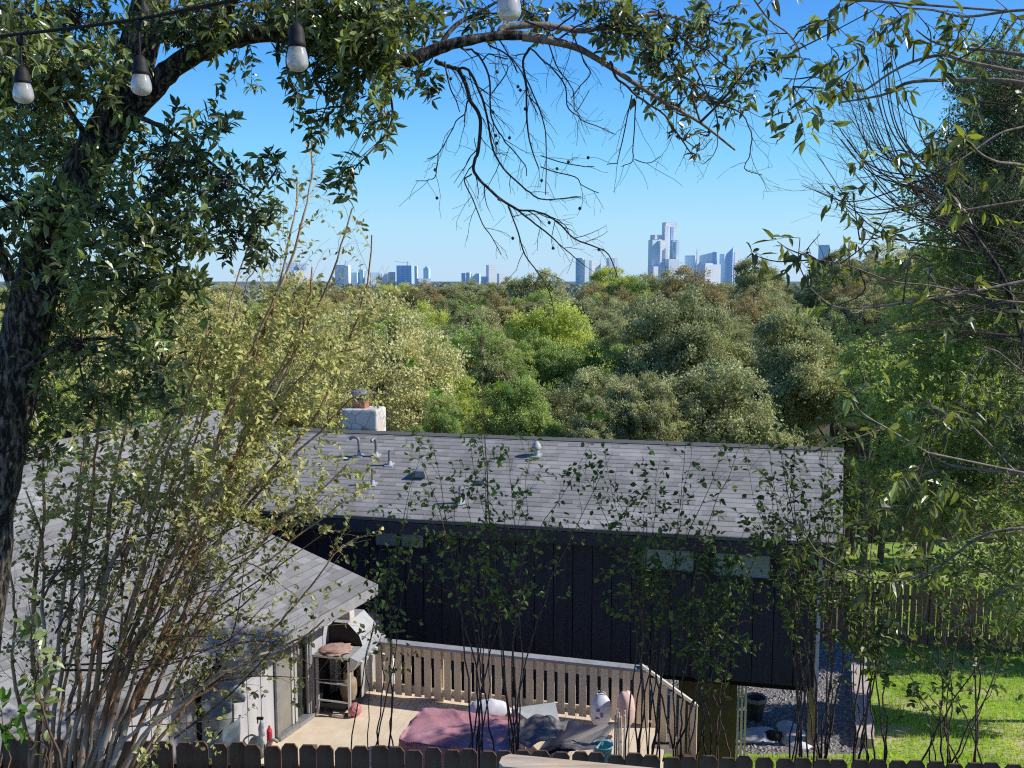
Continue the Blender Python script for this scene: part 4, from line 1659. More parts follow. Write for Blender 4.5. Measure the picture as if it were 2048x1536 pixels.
tower(847, 536, 861, 557, "teal", "dark teal tower standing alone right of the deep blue slab", G2, parts=(("crown", 850, 533, 857, 538, "teal", 0),))
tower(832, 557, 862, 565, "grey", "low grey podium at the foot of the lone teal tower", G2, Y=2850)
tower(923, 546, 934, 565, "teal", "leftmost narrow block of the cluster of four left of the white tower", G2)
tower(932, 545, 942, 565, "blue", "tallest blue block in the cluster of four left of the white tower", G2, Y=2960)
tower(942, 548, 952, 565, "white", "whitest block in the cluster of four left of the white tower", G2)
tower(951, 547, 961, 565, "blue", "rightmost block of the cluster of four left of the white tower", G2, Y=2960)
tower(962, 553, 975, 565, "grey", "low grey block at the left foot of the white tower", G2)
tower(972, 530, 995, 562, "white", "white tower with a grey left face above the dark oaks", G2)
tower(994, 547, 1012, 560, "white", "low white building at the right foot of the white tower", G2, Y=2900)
G3 = "towers on the right half of the skyline"  # lit_face parts below put the sunlit sides in as white blocks
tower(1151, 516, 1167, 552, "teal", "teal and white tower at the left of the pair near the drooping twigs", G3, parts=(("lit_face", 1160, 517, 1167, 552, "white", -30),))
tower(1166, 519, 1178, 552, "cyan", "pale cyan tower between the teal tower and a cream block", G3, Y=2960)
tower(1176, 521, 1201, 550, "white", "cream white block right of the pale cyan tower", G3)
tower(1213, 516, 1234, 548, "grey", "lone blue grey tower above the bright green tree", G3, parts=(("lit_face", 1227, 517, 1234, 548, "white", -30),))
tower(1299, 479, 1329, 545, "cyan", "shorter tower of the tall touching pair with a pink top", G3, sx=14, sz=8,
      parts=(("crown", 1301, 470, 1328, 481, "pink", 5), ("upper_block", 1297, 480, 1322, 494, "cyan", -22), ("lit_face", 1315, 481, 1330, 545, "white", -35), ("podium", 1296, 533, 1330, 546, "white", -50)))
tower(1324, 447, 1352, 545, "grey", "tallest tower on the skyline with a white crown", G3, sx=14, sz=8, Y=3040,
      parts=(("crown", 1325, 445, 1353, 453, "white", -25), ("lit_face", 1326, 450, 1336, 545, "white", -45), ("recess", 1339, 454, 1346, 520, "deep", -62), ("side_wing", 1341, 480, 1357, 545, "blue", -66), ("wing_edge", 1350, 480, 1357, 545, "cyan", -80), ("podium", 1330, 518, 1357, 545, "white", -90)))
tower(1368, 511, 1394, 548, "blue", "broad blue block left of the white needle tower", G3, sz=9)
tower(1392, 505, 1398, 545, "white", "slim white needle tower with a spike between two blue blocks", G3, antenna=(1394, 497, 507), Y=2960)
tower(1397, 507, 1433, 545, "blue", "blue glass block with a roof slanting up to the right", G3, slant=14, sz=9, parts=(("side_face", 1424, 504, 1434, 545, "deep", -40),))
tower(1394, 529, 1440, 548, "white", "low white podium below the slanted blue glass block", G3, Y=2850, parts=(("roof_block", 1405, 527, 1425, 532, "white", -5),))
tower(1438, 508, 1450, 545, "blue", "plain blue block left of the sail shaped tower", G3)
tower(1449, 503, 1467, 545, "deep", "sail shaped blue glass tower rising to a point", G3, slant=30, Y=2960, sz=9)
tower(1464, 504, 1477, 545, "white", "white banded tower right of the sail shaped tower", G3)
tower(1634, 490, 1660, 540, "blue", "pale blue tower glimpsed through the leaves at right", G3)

# ================================================================== VEGETATION
def branchy(mb, P, r, n=7):
    mb.tube(P, r, n)


def curve_to(a, b, bend, sub=6):
    """a to b with a sideways/up bend vector at the middle"""
    return spline([a, (a + b) / 2 + bend, b], sub)


def twig_tree(mb, P, r, rng, lvl, spread, length, droop, every, tips=None, taper=.35, nsides=4, lean=None):
    """random side twigs along the polyline P"""
    P = np.asarray(P)
    seg = np.linalg.norm(np.diff(P, axis=0), axis=1)
    tot = seg.sum()
    cum = np.concatenate([[0], np.cumsum(seg)])
    s = rng.uniform(.3, 1) * every
    side = 1
    while s < tot:
        i = min(np.searchsorted(cum, s) - 1, len(P) - 2)
        i = max(i, 0)
        t = (s - cum[i]) / (seg[i] + 1e-9)
        p = P[i] * (1 - t) + P[i + 1] * t
        d = unit(P[i + 1] - P[i])
        o = unit(np.cross(d, rng.normal(size=3)))
        v = unit(d * .75 + o * spread)
        if lean is not None:
            v = unit(v + lean)
        ln = length * rng.uniform(.45, 1.15) * (1 - .4 * s / tot)
        pts = [p]
        for k in range(4):
            v = unit(v + rng.normal(size=3) * .16 + np.array([0, 0, -droop]))
            pts.append(pts[-1] + v * ln / 4)
        rr = np.interp(s / tot, [0, 1], [r[0], r[-1]]) if np.ndim(r) else r
        q0 = rr * .55
        mb.tube(pts, np.linspace(q0, max(q0 * taper, .0008), 5), nsides, cap=False)
        if tips is not None:
            tips.append((pts, q0))
        if lvl > 0:
            twig_tree(mb, pts, np.array([q0, q0 * taper]), rng, lvl - 1, spread, length * .5, droop, every * .7, tips, taper, 3, lean)
        s += every * rng.uniform(.5, 1.5)


def leaf_along(mb, P, rng, spacing, L, W, tmpl, base=.5, var=.2, start=0.0, droop=.3, whorl=0):
    """alternate leaves along a polyline"""
    P = np.asarray(P)
    seg = np.linalg.norm(np.diff(P, axis=0), axis=1)
    cum = np.concatenate([[0], np.cumsum(seg)])
    tot = cum[-1]
    ss = np.arange(start * tot, tot, spacing)
    ss = ss + rng.uniform(-.4, .4, len(ss)) * spacing
    ss = np.clip(ss, 0, tot * .999)
    if whorl:
        ss = np.concatenate([ss, tot * rng.uniform(.86, .999, whorl)])
    if len(ss) == 0:
        return
    i = np.clip(np.searchsorted(cum, ss) - 1, 0, len(seg) - 1)
    t = ((ss - cum[i]) / (seg[i] + 1e-9))[:, None]
    p = P[i] * (1 - t) + P[i + 1] * t
    d = unit(P[i + 1] - P[i])
    o = unit(np.cross(d, rng.normal(size=(len(ss), 3))))
    v = unit(d * rng.uniform(.1, .9, (len(ss), 1)) + o + np.array([0, 0, -droop]))
    nr = unit(rng.normal(size=(len(ss), 3)) * .6 + np.array([.4, -.3, .75]))  # tilt towards sun and viewer, added to brighten the foliage
    l = L * rng.uniform(.65, 1.2, len(ss))
    add_leaves(mb, p, v, nr, l, l * W * rng.uniform(.8, 1.2, len(ss)), np.clip(base + rng.normal(size=len(ss)) * var, 0, 1), tmpl)


# ------------------------------------------------ woodland beyond the house
def crown_mb(seed, Wd, Hh, ncl, per, leaf, spread, nl=8, core=.1, flat=.5):
    """a crown of several uneven heads, each a shell of leaf clusters with holes and stray sprigs"""
    rg = np.random.default_rng(seed)
    an = rg.uniform(0, 6.28, nl)
    ro = rg.uniform(.3, .74, nl) * Wd
    cen = np.stack([np.cos(an) * ro, np.sin(an) * ro, rg.uniform(-.5, .42, nl) * Hh], -1)
    rad = rg.uniform(.24, .44, nl) * Wd
    cen[0] = [rg.uniform(-.15, .15) * Wd, rg.uniform(-.15, .15) * Wd, .42 * Hh]
    rad[0] = .46 * Wd
    cen[1] = [0, 0, -.1 * Hh]
    rad[1] = .5 * Wd
    vs = np.array([1, 1, min(1.1, Hh / Wd * .9)])
    kx, ph = rg.normal(size=(nl, 3)) * 2.6, rg.uniform(0, 6.28, nl)
    cl, cr_ = [], []
    tries = 0
    while len(cl) < ncl and tries < ncl * 40:
        tries += 1
        k = rg.integers(nl)
        d = unit(rg.normal(size=3))
        if d[2] < -.55 or math.sin(d @ kx[k] + ph[k]) < -.8:
            continue
        p = cen[k] + rad[k] * d * vs * rg.uniform(.84, 1.08)
        q = (p - cen) / (rad[:, None] * vs)
        if (np.linalg.norm(q, axis=1) < .76).any():
            continue
        r = Wd * spread * rg.uniform(.55, 1.4)
        if cl and (np.linalg.norm(np.array(cl)[:, :3] - p, axis=1) < .6 * r).any():
            continue
        cl.append(np.concatenate([p, d]))
        cr_.append(r)
    cl, cr_ = np.array(cl), np.array(cr_)
    cnt = np.maximum(12, (per * (cr_ / (Wd * spread)) ** 2)).astype(int)
    idx = np.repeat(np.arange(len(cl)), cnt)
    n = len(idx)
    ctint = rg.normal(size=len(cl)) * .17
    pd = unit(rg.normal(size=(n, 3)) + cl[idx, 3:] * .35 + [0, 0, .25])
    pos = cl[idx, :3] + pd * (cr_[idx] * np.where(rg.random(n) < .74, rg.uniform(.5, 1.0, n), rg.uniform(1.0, 1.65, n)))[:, None] * np.array([1, 1, .8])
    dr = unit(rg.normal(size=(n, 3)) + pd * .3)
    nr = unit(rg.normal(size=(n, 3)) * .7 + pd * .55 + np.array([.45, -.4, .3]))  # leaves tilted towards sun and viewer so more of them look lit
    L = leaf * rg.uniform(.6, 1.35, n)
    tint = np.clip(.5 + ctint[idx] + rg.normal(size=n) * .14 + .22 * pd[:, 2], 0, 1)  # tops of each puff lighter, undersides darker: light put into the tint
    mb = MB()
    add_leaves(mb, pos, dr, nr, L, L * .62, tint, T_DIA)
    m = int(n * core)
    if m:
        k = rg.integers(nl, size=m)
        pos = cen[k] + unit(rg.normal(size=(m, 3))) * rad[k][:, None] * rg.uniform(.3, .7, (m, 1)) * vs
        add_leaves(mb, pos, unit(rg.normal(size=(m, 3))), unit(rg.normal(size=(m, 3))), leaf * 2.4, leaf * 1.7, np.full(m, .0), T_DIA)  # inner leaves darkest: shade inside the crown put into the tint
    return mb, cen, rad


def trunk_mb(seed, cen, base_z, r0, limbs=7, twigs=0):
    rg = np.random.default_rng(seed)
    mb = MB()
    hub = np.array([0, 0, base_z * .45])
    mb.tube(spline([[0, 0, base_z], [r0 * .6, -r0 * .4, base_z * .7], hub], 5), np.linspace(r0 * 1.25, r0 * .8, 11), 8)
    for c in cen[:limbs]:
        mid_ = hub * .45 + c * .5 + rg.normal(size=3) * .25 + [0, 0, .2]
        P = spline([hub, mid_, c], 5)
        mb.tube(P, np.linspace(r0 * .6, r0 * .16, len(P)), 6)
        twig_tree(mb, P, np.array([r0 * .4, r0 * .14]), rg, 1 if twigs else 0, .8, 1.2, -.02, .55 if twigs else .8, None)
    return mb


PROTO = {}      # shared crown and trunk meshes: crown centre at height HT - Hh above the foot
HT = 10.0
for nm, seed, Wd, Hh, ncl, per, leaf, spr, core, r0 in (
        ("a", 1, 3.2, 2.9, 190, 180, .115, .11, .07, .2), ("b", 2, 3.0, 3.2, 180, 190, .115, .115, .07, .22),
        ("c", 3, 3.4, 2.7, 200, 170, .11, .105, .07, .2), ("d", 4, 2.8, 3.4, 180, 180, .11, .105, .07, .17),
        ("fine", 5, 3.1, 3.2, 300, 120, .09, .08, .06, .16), ("fine2", 6, 3.2, 2.9, 300, 120, .09, .085, .06, .16)):
    cm, cen, rad = crown_mb(seed, Wd, Hh, ncl, per, leaf, spr, core=core)
    tm = trunk_mb(seed + 50, cen, -(HT - Hh), r0)
    PROTO[nm] = (cm.mesh("crown_" + nm), tm.mesh("trunk_" + nm), Hh, Wd)
for nm, seed, Wd, Hh in (("bush", 11, 3.0, 2.6), ("bush2", 12, 2.6, 3.2)):
    cm, cen, rad = crown_mb(seed, Wd, Hh, 200, 180, .11, .11, nl=10)
    PROTO[nm] = (cm.mesh("crown_" + nm), trunk_mb(seed + 50, cen, -Hh * .98, .14).mesh("trunk_" + nm), Hh, Wd)
HTS = {"bush": 2.6 * 1.98, "bush2": 3.2 * 1.98}
# thin pale tree: many twigs, few leaves
cm, cen, rad = crown_mb(7, 3.2, 3.0, 300, 42, .12, .085, core=0)
tm = trunk_mb(60, cen, -(HT - 3.0), .17, 10, twigs=1)
PROTO["bare"] = (cm.mesh("crown_bare"), tm.mesh("trunk_bare"), 3.0, 3.2)
# conifer-like juniper
cm, cen, rad = crown_mb(8, 2.2, 3.9, 220, 130, .1, .12, nl=12, core=.1)
tm = trunk_mb(61, cen, -(HT - 3.9), .14)
PROTO["tall"] = (cm.mesh("crown_tall"), tm.mesh("trunk_tall"), 3.9, 2.2)
ZMAX = {}
for nm, v in PROTO.items():
    co = np.zeros(len(v[0].vertices) * 3, np.float32)
    v[0].vertices.foreach_get("co", co)
    ZMAX[nm] = float(np.percentile(co[2::3], 99.3))
for v in PROTO.values():
    v[0].materials.append(None)
    v[1].materials.append(None)
TREES = []


def tree(kind, proto, cx, top, wpx, Y, label=None, group=None, low=None, rot=None):
    """crown centred on column cx with its top at row top, wpx wide, at distance Y"""
    cmesh, tmesh, Hh, Wd = PROTO[proto]
    p = at(cx, top, Y)
    g = float(zg(p[0], p[1]))
    sx = pxw(wpx, Y) / (2 * Wd * 1.02)
    H_ = HTS.get(proto, HT)
    zm = ZMAX[proto]
    Ht = H_ - Hh + zm                       # foot to the real top of the crown
    sz = max(.35, (p[2] - g) / Ht)
    o = empty({"oak": "oak_tree", "cedar": "juniper_tree"}.get(kind, "woodland_tree"), (p[0], p[1], g), None, "tree")
    o.rotation_euler = (0, 0, U(-.7, .5) if rot is None else rot)  # small spin keeps the leaf tilt facing sun and viewer
    o.scale = (sx * U(.9, 1.15), sx * U(.85, 1.2), sz)
    c = bpy.data.objects.new("crown", cmesh)
    t = bpy.data.objects.new("trunk", tmesh)
    # keep the crown from stretching when a tree is tall and narrow
    ch = 1.0 if proto in HTS else min(1.0, sx / sz * 1.15)
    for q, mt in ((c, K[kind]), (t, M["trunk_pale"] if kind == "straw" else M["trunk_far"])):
        COL.objects.link(q)
        q.parent = o
        q.location = (0, 0, Ht - zm * ch)
        q.scale = (1, 1, ch) if q is c else (1, 1, (Ht - zm * ch) / (Ht - zm))
        q.material_slots[0].link = "OBJECT"
        q.material_slots[0].material = mt
    TREES.append((o, kind, cx, Y, label, group))
    return o


WG = "woodland trees beyond the house"
# trees one can tell apart
tree("yellow", "a", 1112, 612, 240, 44, "bright yellow green tree in the middle of the woodland above the roof")
tree("green", "fine", 962, 650, 215, 37, "feathery fresh green tree just left of the bright yellow green tree")
tree("oak", "c", 1370, 588, 330, 38, "large dark oak right of the bright yellow green tree")
tree("oak", "a", 1445, 735, 330, 27.5, "pale sunlit oak crown right behind the middle of the ridge")
tree("oak", "b", 1585, 628, 270, 33, "broad grey green oak behind the right end of the roof")
tree("oak", "d", 1290, 760, 190, 26.5, "low sunlit oak crown behind the cowl vent")
tree("straw", "bare", 770, 598, 330, 28, "straw coloured half bare tree behind the chimney")
tree("straw", "bare", 640, 640, 260, 26.5, "second straw coloured half bare tree left of the chimney")
tree("olive", "fine2", 585, 556, 240, 33, "tall olive yellow tree left of the straw coloured trees")
tree("olive", "fine", 420, 590, 260, 31, "olive yellow tree behind the leaning myrtle stems")
tree("straw", "fine2", 270, 610, 280, 30, "pale straw tree behind the left wing roof")
tree("olive", "b", 110, 600, 290, 31, "olive tree glimpsed right of the big leaning trunk")
tree("green", "tall", 885, 690, 130, 33, "slim green tree between the straw coloured tree and the feathery tree")
tree("green", "a", 1040, 760, 200, 27, "low green tree rising behind the middle of the ridge")
tree("green", "fine2", 880, 790, 150, 25.5, "small green tree just behind the ridge right of the chimney")
tree("oak", "b", 1190, 800, 150, 26, "small dark oak in shade behind the ridge between green and sunlit crowns")
tree("rust", "fine", 850, 566, 105, 105, "orange brown round tree under the lone teal tower")
tree("rust", "fine2", 965, 628, 140, 70, "dull brown tree beyond the feathery green tree")
tree("oak", "a", 1085, 545, 185, 92, "dark oak at the horizon left of the bright green tree")
tree("yellow", "b", 1218, 538, 130, 118, "vivid green tree at the horizon below the lone blue grey tower")
tree("green", "a", 1265, 556, 120, 105, "mid green tree right beside the vivid green horizon tree")
tree("rust", "fine", 1245, 580, 120, 78, "greyish brown bare tree in front of the vivid green horizon tree")
tree("rust", "fine2", 1390, 538, 230, 88, "wide rust brown tree below the tall touching towers")
tree("rust", "fine", 1500, 585, 170, 70, "rust brown tree below the sail shaped tower")
tree("oak", "c", 1330, 545, 140, 110, "dark oak at the left foot of the tall touching towers")
tree("oak", "b", 1510, 520, 130, 100, "grey green oak at the horizon right of the sail shaped tower")
tree("yellow", "fine", 1835, 560, 130, 52, "yellow tree on the hill behind the fine twigs at right")
tree("yellow", "a", 1860, 640, 170, 34, "yellow green tree in the right part of the woodland")
tree("green", "b", 1740, 690, 210, 29, "mid green tree between the broad oak and the yellow green tree")
tree("cedar", "tall", 1965, 640, 180, 24, "dark juniper at the right beyond the lawn")
tree("green", "fine2", 1860, 790, 200, 30, "light green small tree above the far fence")
tree("oak", "d", 1740, 830, 140, 31, "dark shaded oak at the right end of the roof ridge")
tree("oak", "a", 2030, 760, 220, 29, "dark oak at the right edge above the far fence")
tree("cedar", "tall", 1690, 900, 120, 40, "dark juniper standing left of the far fence behind the roof end")
tree("cedar", "tall", 1800, 860, 130, 47, "dark juniper just behind the far fence")
tree("oak", "c", 1925, 880, 190, 48, "spreading oak behind the far fence")
tree("straw", "bare", 1780, 490, 150, 112, "pale bare tree cresting the hill at right")
tree("oak", "b", 1680, 505, 120, 125, "oak on the hill crest left of the pale bare tree")
tree("oak", "a", 1880, 492, 150, 120, "oak on the hill crest right of the pale bare tree")
tree("oak", "c", 2010, 470, 190, 118, "highest oak of the hill crest at the right edge")
for i, (kd, cx, top, wd, Y) in enumerate((("oak", 1700, 905, 150, 42), ("green", 1790, 880, 160, 46.5), ("oak", 1880, 900, 150, 47), ("cedar", 1960, 870, 150, 46.5), ("oak", 2040, 850, 170, 47.5), ("green", 2080, 700, 220, 37),
                                          ("oak", 1745, 800, 190, 52), ("green", 1900, 760, 200, 53), ("oak", 2010, 720, 210, 55), ("olive", 1830, 720, 180, 57))):
    tree(kd, ("bush", "bush2")[i % 2], cx, top, wd, Y)
tree("green", "bush2", 2190, 640, 330, 17.5, "leafy green tree at the right edge beside the lawn")
tree("oak", "bush", 2290, 700, 360, 22.5, "shady oak at the right edge in front of the back fence")
# rows filling the valley
rows = ((30, 740, 12, 210, 30, (-200, 2300)), (38, 680, 13, 190, 35, (-200, 2250)), (50, 640, 14, 165, 25, (-150, 2250)), (66, 608, 16, 140, 18, (-100, 2200)),
        (88, 588, 18, 125, 12, (-60, 2150)), (118, 573, 20, 110, 9, (-60, 2150)), (160, 564, 24, 92, 6, (-60, 2150)), (34, 775, 13, 120, 40, (550, 1700)), (44, 690, 14, 110, 40, (500, 1750)), (58, 648, 16, 105, 30, (450, 1800)), (76, 612, 16, 90, 22, (450, 1850)))
for ri, (Y, top, n, wd, jit, (xa, xb)) in enumerate(rows):
    for i in range(n):
        cx = xa + (xb - xa) * (i + .5) / n + U(-.35, .35) * (xb - xa) / n
        hill = 75 * float(sstep(1450, 2050, cx)) * float(sstep(40, 110, Y))
        left = 8 if cx < 900 and Y > 80 else 0
        if (Y < 34 and 1650 < cx) or (Y < 48 and cx > 1950):
            continue
        q = RNG.random()
        kinds = ["oak", "green", "olive", "rust", "yellow", "cedar"]
        pr = np.array([.45, .2, .13, .1, .05, .07]) if cx > 850 else np.array([.2, .2, .34, .06, .1, .1])
        if Y < 60:
            pr[3] = .0
            pr[1] += .12
        kind = kinds[RNG.choice(6, p=pr / pr.sum())]
        proto = {"rust": "fine", "cedar": "tall"}.get(kind) or ["a", "b", "c", "d", "fine2"][RNG.integers(5)]
        tree(kind, proto, cx, top + left - hill + U(-jit, jit) * .7, wd * U(.8, 1.35) * (.7 if kind == "cedar" else 1), Y + U(-.1, .1) * Y)
# labels for the rows: kind, depth and order from the left
KD = {"oak": "grey green oak", "green": "fresh green tree", "olive": "olive yellow tree", "rust": "rust brown tree", "yellow": "yellow green tree", "cedar": "dark narrow juniper", "straw": "straw tree"}
BAND = lambda Y: "front" if Y < 44 else ("middle" if Y < 78 else ("back" if Y < 132 else "farthest"))
buck = {}
for o, kind, cx, Y, label, group in TREES:
    o["group"] = WG
    if label:
        o["label"] = label
    else:
        buck.setdefault((kind, BAND(Y)), []).append((cx, o))
for (kind, band), lst in buck.items():
    lst.sort(key=lambda t: t[0])
    for i, (cx, o) in enumerate(lst):
        o["label"] = "%s of the %s woodland rows, %s from the left among its like" % (KD[kind], band, ords(i))

# far-off wood that reads as one mass
n = 2300
Yf = 190 + 1300 * U(0, 1, n) ** 1.8
Xf = U(-.75, .75, n) * Yf
mb = MB()
per = 90
zt_ = zg(Xf, Yf) + U(6.5, 11, n)
r_ = U(3.0, 5.5, n)
d = unit(RNG.normal(size=(n, per, 3)))
d[:, :, 2] = np.abs(d[:, :, 2])
pos = np.stack([Xf, Yf, zt_ - r_ * .8], -1)[:, None, :] + d * r_[:, None, None] * U(.7, 1.05, (n, per, 1)) * np.array([1, 1, .85])
nr = unit(d + .5 * RNG.normal(size=d.shape))
tint = np.clip(.45 + .22 * RNG.normal(size=(n, 1)) + .12 * RNG.normal(size=(n, per)), 0, 1)
L = np.repeat(r_[:, None] * .27, per, 1).ravel()
add_leaves(mb, pos.reshape(-1, 3), unit(np.cross(d, RNG.normal(size=d.shape))).reshape(-1, 3), nr.reshape(-1, 3), L, L * .8, tint.ravel(), T_DIA)
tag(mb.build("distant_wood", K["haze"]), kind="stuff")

# ------------------------------------------------ the big leaning oak at the left
ra = np.random.default_rng(21)
oak = empty("oak_tree", at(-60, 1500, 4.7) * [1, 1, 0] + [0, 0, float(zg(-2.6, 4.7))], "big dark oak leaning in from the left edge with a limb arching across the top", "tree")
bark = MB()
tr_p, tr_r = pxline([(-95, 1560, 150), (-62, 1300, 138), (-35, 1080, 128), (-5, 900, 112), (30, 760, 104), (66, 600, 98), (100, 480, 92), (148, 380, 88), (198, 290, 84), (236, 220, 84)], 5, 4.7)
g = float(zg(tr_p[0][0], 4.7))
tr_p = np.vstack([[tr_p[0] + [-.1, 0, min(-.3, g - tr_p[0][2] - .1)]], tr_p])
tr_r = np.concatenate([[tr_r[0] * 1.15], tr_r])
# bark relief: jitter the ring radii a little
bark.tube(tr_p, tr_r * .88 * (1 + .04 * ra.normal(size=len(tr_r))), 16)
up_p, up_r = pxline([(230, 232, 80), (262, 150, 74), (284, 70, 72), (306, -10, 68), (335, -130, 62), (350, -300, 52)], 5, 4.7)
bark.tube(up_p, up_r, 14)
bark.build("trunk", M["bark"], oak, smooth=True)
limb_px = [(232, 250, 66, 4.68), (298, 182, 54, 4.62), (345, 136, 50, 4.6), (390, 108, 46, 4.55), (440, 84, 45, 4.5), (490, 70, 44, 4.5), (540, 66, 43, 4.5), (600, 74, 41, 4.5), (660, 88, 38, 4.5), (720, 107, 36, 4.5),
           (770, 121, 35, 4.5), (815, 121, 34, 4.5), (850, 108, 31, 4.5), (890, 92, 28, 4.5), (940, 80, 24, 4.5), (1000, 71, 22, 4.5), (1050, 71, 21, 4.5)]
lm_p, lm_r = pxline(limb_px, 4)
lb = MB()
lb.tube(lm_p, lm_r * .84 * (1 + .05 * ra.normal(size=len(lm_r))), 12)
lb.build("limb", M["bark"], oak, smooth=True)
ext_p, ext_r = pxline([(1045, 72, 20, 4.5), (1095, 80, 17, 4.5), (1150, 94, 14, 4.55), (1195, 118, 12, 4.6), (1260, 160, 10, 4.7), (1330, 205, 8, 4.8), (1400, 245, 6, 4.9), (1470, 300, 4, 5.0)], 4)
e2_p, e2_r = pxline([(1000, 72, 15, 4.5), (1010, 55, 14, 4.52), (1090, 50, 12, 4.55), (1170, 62, 10, 4.6), (1240, 40, 8, 4.7), (1330, 30, 6, 4.8), (1420, 60, 4, 4.9)], 4)
lb = MB()
for P, r in ((ext_p, ext_r), (e2_p, e2_r)):
    lb.tube(P, r, 8)
lb.build("limb", M["bark_pale"], oak, smooth=True)
sub = MB()
SK = [tr_p, up_p, lm_p, ext_p, e2_p]
for rows_ in ([(876, 98, 12), (898, 62, 12), (922, 38, 11), (950, 22, 8), (1000, -10, 6)], [(700, 100, 12), (690, 60, 9), (720, 20, 7), (760, -30, 5)], [(560, 68, 14), (590, 30, 10), (640, -20, 8)],
              [(440, 90, 12), (470, 50, 10), (520, 10, 7), (560, -40, 5)], [(200, 300, 20), (140, 230, 14), (90, 140, 10), (40, 40, 8)], [(150, 380, 16), (210, 430, 10), (300, 460, 8), (400, 480, 6), (480, 500, 3)],
              [(100, 470, 16), (60, 420, 12), (20, 380, 9), (-40, 340, 6)], [(66, 600, 16), (150, 560, 10), (240, 550, 8), (330, 580, 5)], [(45, 740, 14), (120, 690, 9), (210, 680, 7), (300, 700, 4)], [(236, 215, 16), (330, 260, 10), (410, 330, 7), (500, 400, 4)],
              [(20, 560, 26, 4.5), (8, 470, 22, 4.5), (0, 400, 16, 4.5), (10, 300, 10, 4.4)]):
    P, r = pxline(rows_, 4, 4.55) if len(rows_[0]) == 3 else pxline(rows_, 4)
    P = P + np.linspace(0, 1, len(P))[:, None] * np.array([0, ra.uniform(-.4, .4), 0])
    sub.tube(P, r * .8, 7)
    SK.append(P)
sub.build("branch", M["bark"], oak, smooth=True)
SKA = np.vstack(SK)
lv, tw = MB(), MB()
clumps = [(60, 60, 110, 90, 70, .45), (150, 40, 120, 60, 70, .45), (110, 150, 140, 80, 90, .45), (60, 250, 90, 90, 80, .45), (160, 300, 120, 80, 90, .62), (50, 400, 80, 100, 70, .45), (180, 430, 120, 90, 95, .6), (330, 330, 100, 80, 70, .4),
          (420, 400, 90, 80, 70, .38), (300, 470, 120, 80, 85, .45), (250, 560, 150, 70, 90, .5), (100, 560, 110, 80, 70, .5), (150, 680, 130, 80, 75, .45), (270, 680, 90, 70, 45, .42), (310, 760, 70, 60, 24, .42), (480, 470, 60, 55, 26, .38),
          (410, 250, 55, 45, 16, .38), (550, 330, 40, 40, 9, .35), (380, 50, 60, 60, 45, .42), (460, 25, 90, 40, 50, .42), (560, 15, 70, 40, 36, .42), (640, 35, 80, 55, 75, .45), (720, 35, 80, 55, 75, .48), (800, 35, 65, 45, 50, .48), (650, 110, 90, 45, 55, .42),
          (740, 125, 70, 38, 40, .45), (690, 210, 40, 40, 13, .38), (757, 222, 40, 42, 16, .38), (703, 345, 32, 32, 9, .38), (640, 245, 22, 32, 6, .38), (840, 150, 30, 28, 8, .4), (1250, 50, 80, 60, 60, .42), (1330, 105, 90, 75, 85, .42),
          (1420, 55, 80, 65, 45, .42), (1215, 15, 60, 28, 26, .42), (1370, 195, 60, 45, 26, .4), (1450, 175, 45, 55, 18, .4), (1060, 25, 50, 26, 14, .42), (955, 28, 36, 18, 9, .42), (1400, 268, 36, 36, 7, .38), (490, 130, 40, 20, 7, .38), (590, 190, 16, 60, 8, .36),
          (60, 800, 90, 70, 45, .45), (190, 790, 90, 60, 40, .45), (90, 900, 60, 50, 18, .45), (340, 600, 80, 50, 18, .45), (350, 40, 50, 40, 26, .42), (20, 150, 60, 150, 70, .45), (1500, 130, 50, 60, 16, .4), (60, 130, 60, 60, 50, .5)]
for (cx, cy, rx, ry, ns, br) in clumps:
    ns = int(ns * (.7 if cx < 600 else (.78 if cx < 1150 else .45)))
    br = {.45: .3, .62: .66, .6: .66, .5: .4, .48: .3}.get(br, .18)  # raised tint paints the sunlit clumps bright, the others stay dark
    Yc = 4.55 + ra.uniform(-.35, .35) + (.25 if cx > 1150 else 0)
    c = at(cx, cy, Yc)
    j = np.argmin(np.linalg.norm((SKA - c) * [1, .6, 1], axis=1))
    a_ = SKA[j]
    P = curve_to(a_, c, ra.normal(size=3) * .06)
    ln = np.linalg.norm(c - a_)
    tw.tube(P, np.linspace(.004 + .006 * min(1, ln), .003, len(P)), 5)
    R = np.array([pxw(rx, Yc), pxw((rx + ry) / 2, Yc) * .8, pxw(ry, Yc)])
    q = unit(ra.normal(size=(ns, 3))) * (ra.uniform(0, 1, (ns, 1)) ** .45) * R + c
    for b in q:
        k = ra.integers(2, len(P)) if len(P) > 3 else len(P) - 1
        s = P[k]
        end = b
        pts = spline([s, (s + end) / 2 + ra.normal(size=3) * .04, end], 3)
        tw.tube(pts, np.linspace(.0028, .0012, len(pts)), 3, cap=False)
        dirn = unit(end - s + ra.normal(size=3) * .3 * np.linalg.norm(end - s) + np.array([0, 0, -.05]))
        pts2 = [end - dirn * .05, end, end + dirn * .05 + ra.normal(size=3) * .01, end + dirn * .1 + ra.normal(size=3) * .015]
        tw.tube(pts2, [.0016, .0015, .0012, .001], 3, cap=False)
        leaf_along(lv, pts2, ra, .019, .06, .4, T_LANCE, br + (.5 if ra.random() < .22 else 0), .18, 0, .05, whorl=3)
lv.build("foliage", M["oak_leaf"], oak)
tw.build("twigs", M["twig"], oak) if False else None
drp = MB()
c2 = lambda rows_, w0, w1: [(683 + x / 3, y / 3, w0 + (w1 - w0) * i / (len(rows_) - 1)) for i, (x, y) in enumerate(rows_)]
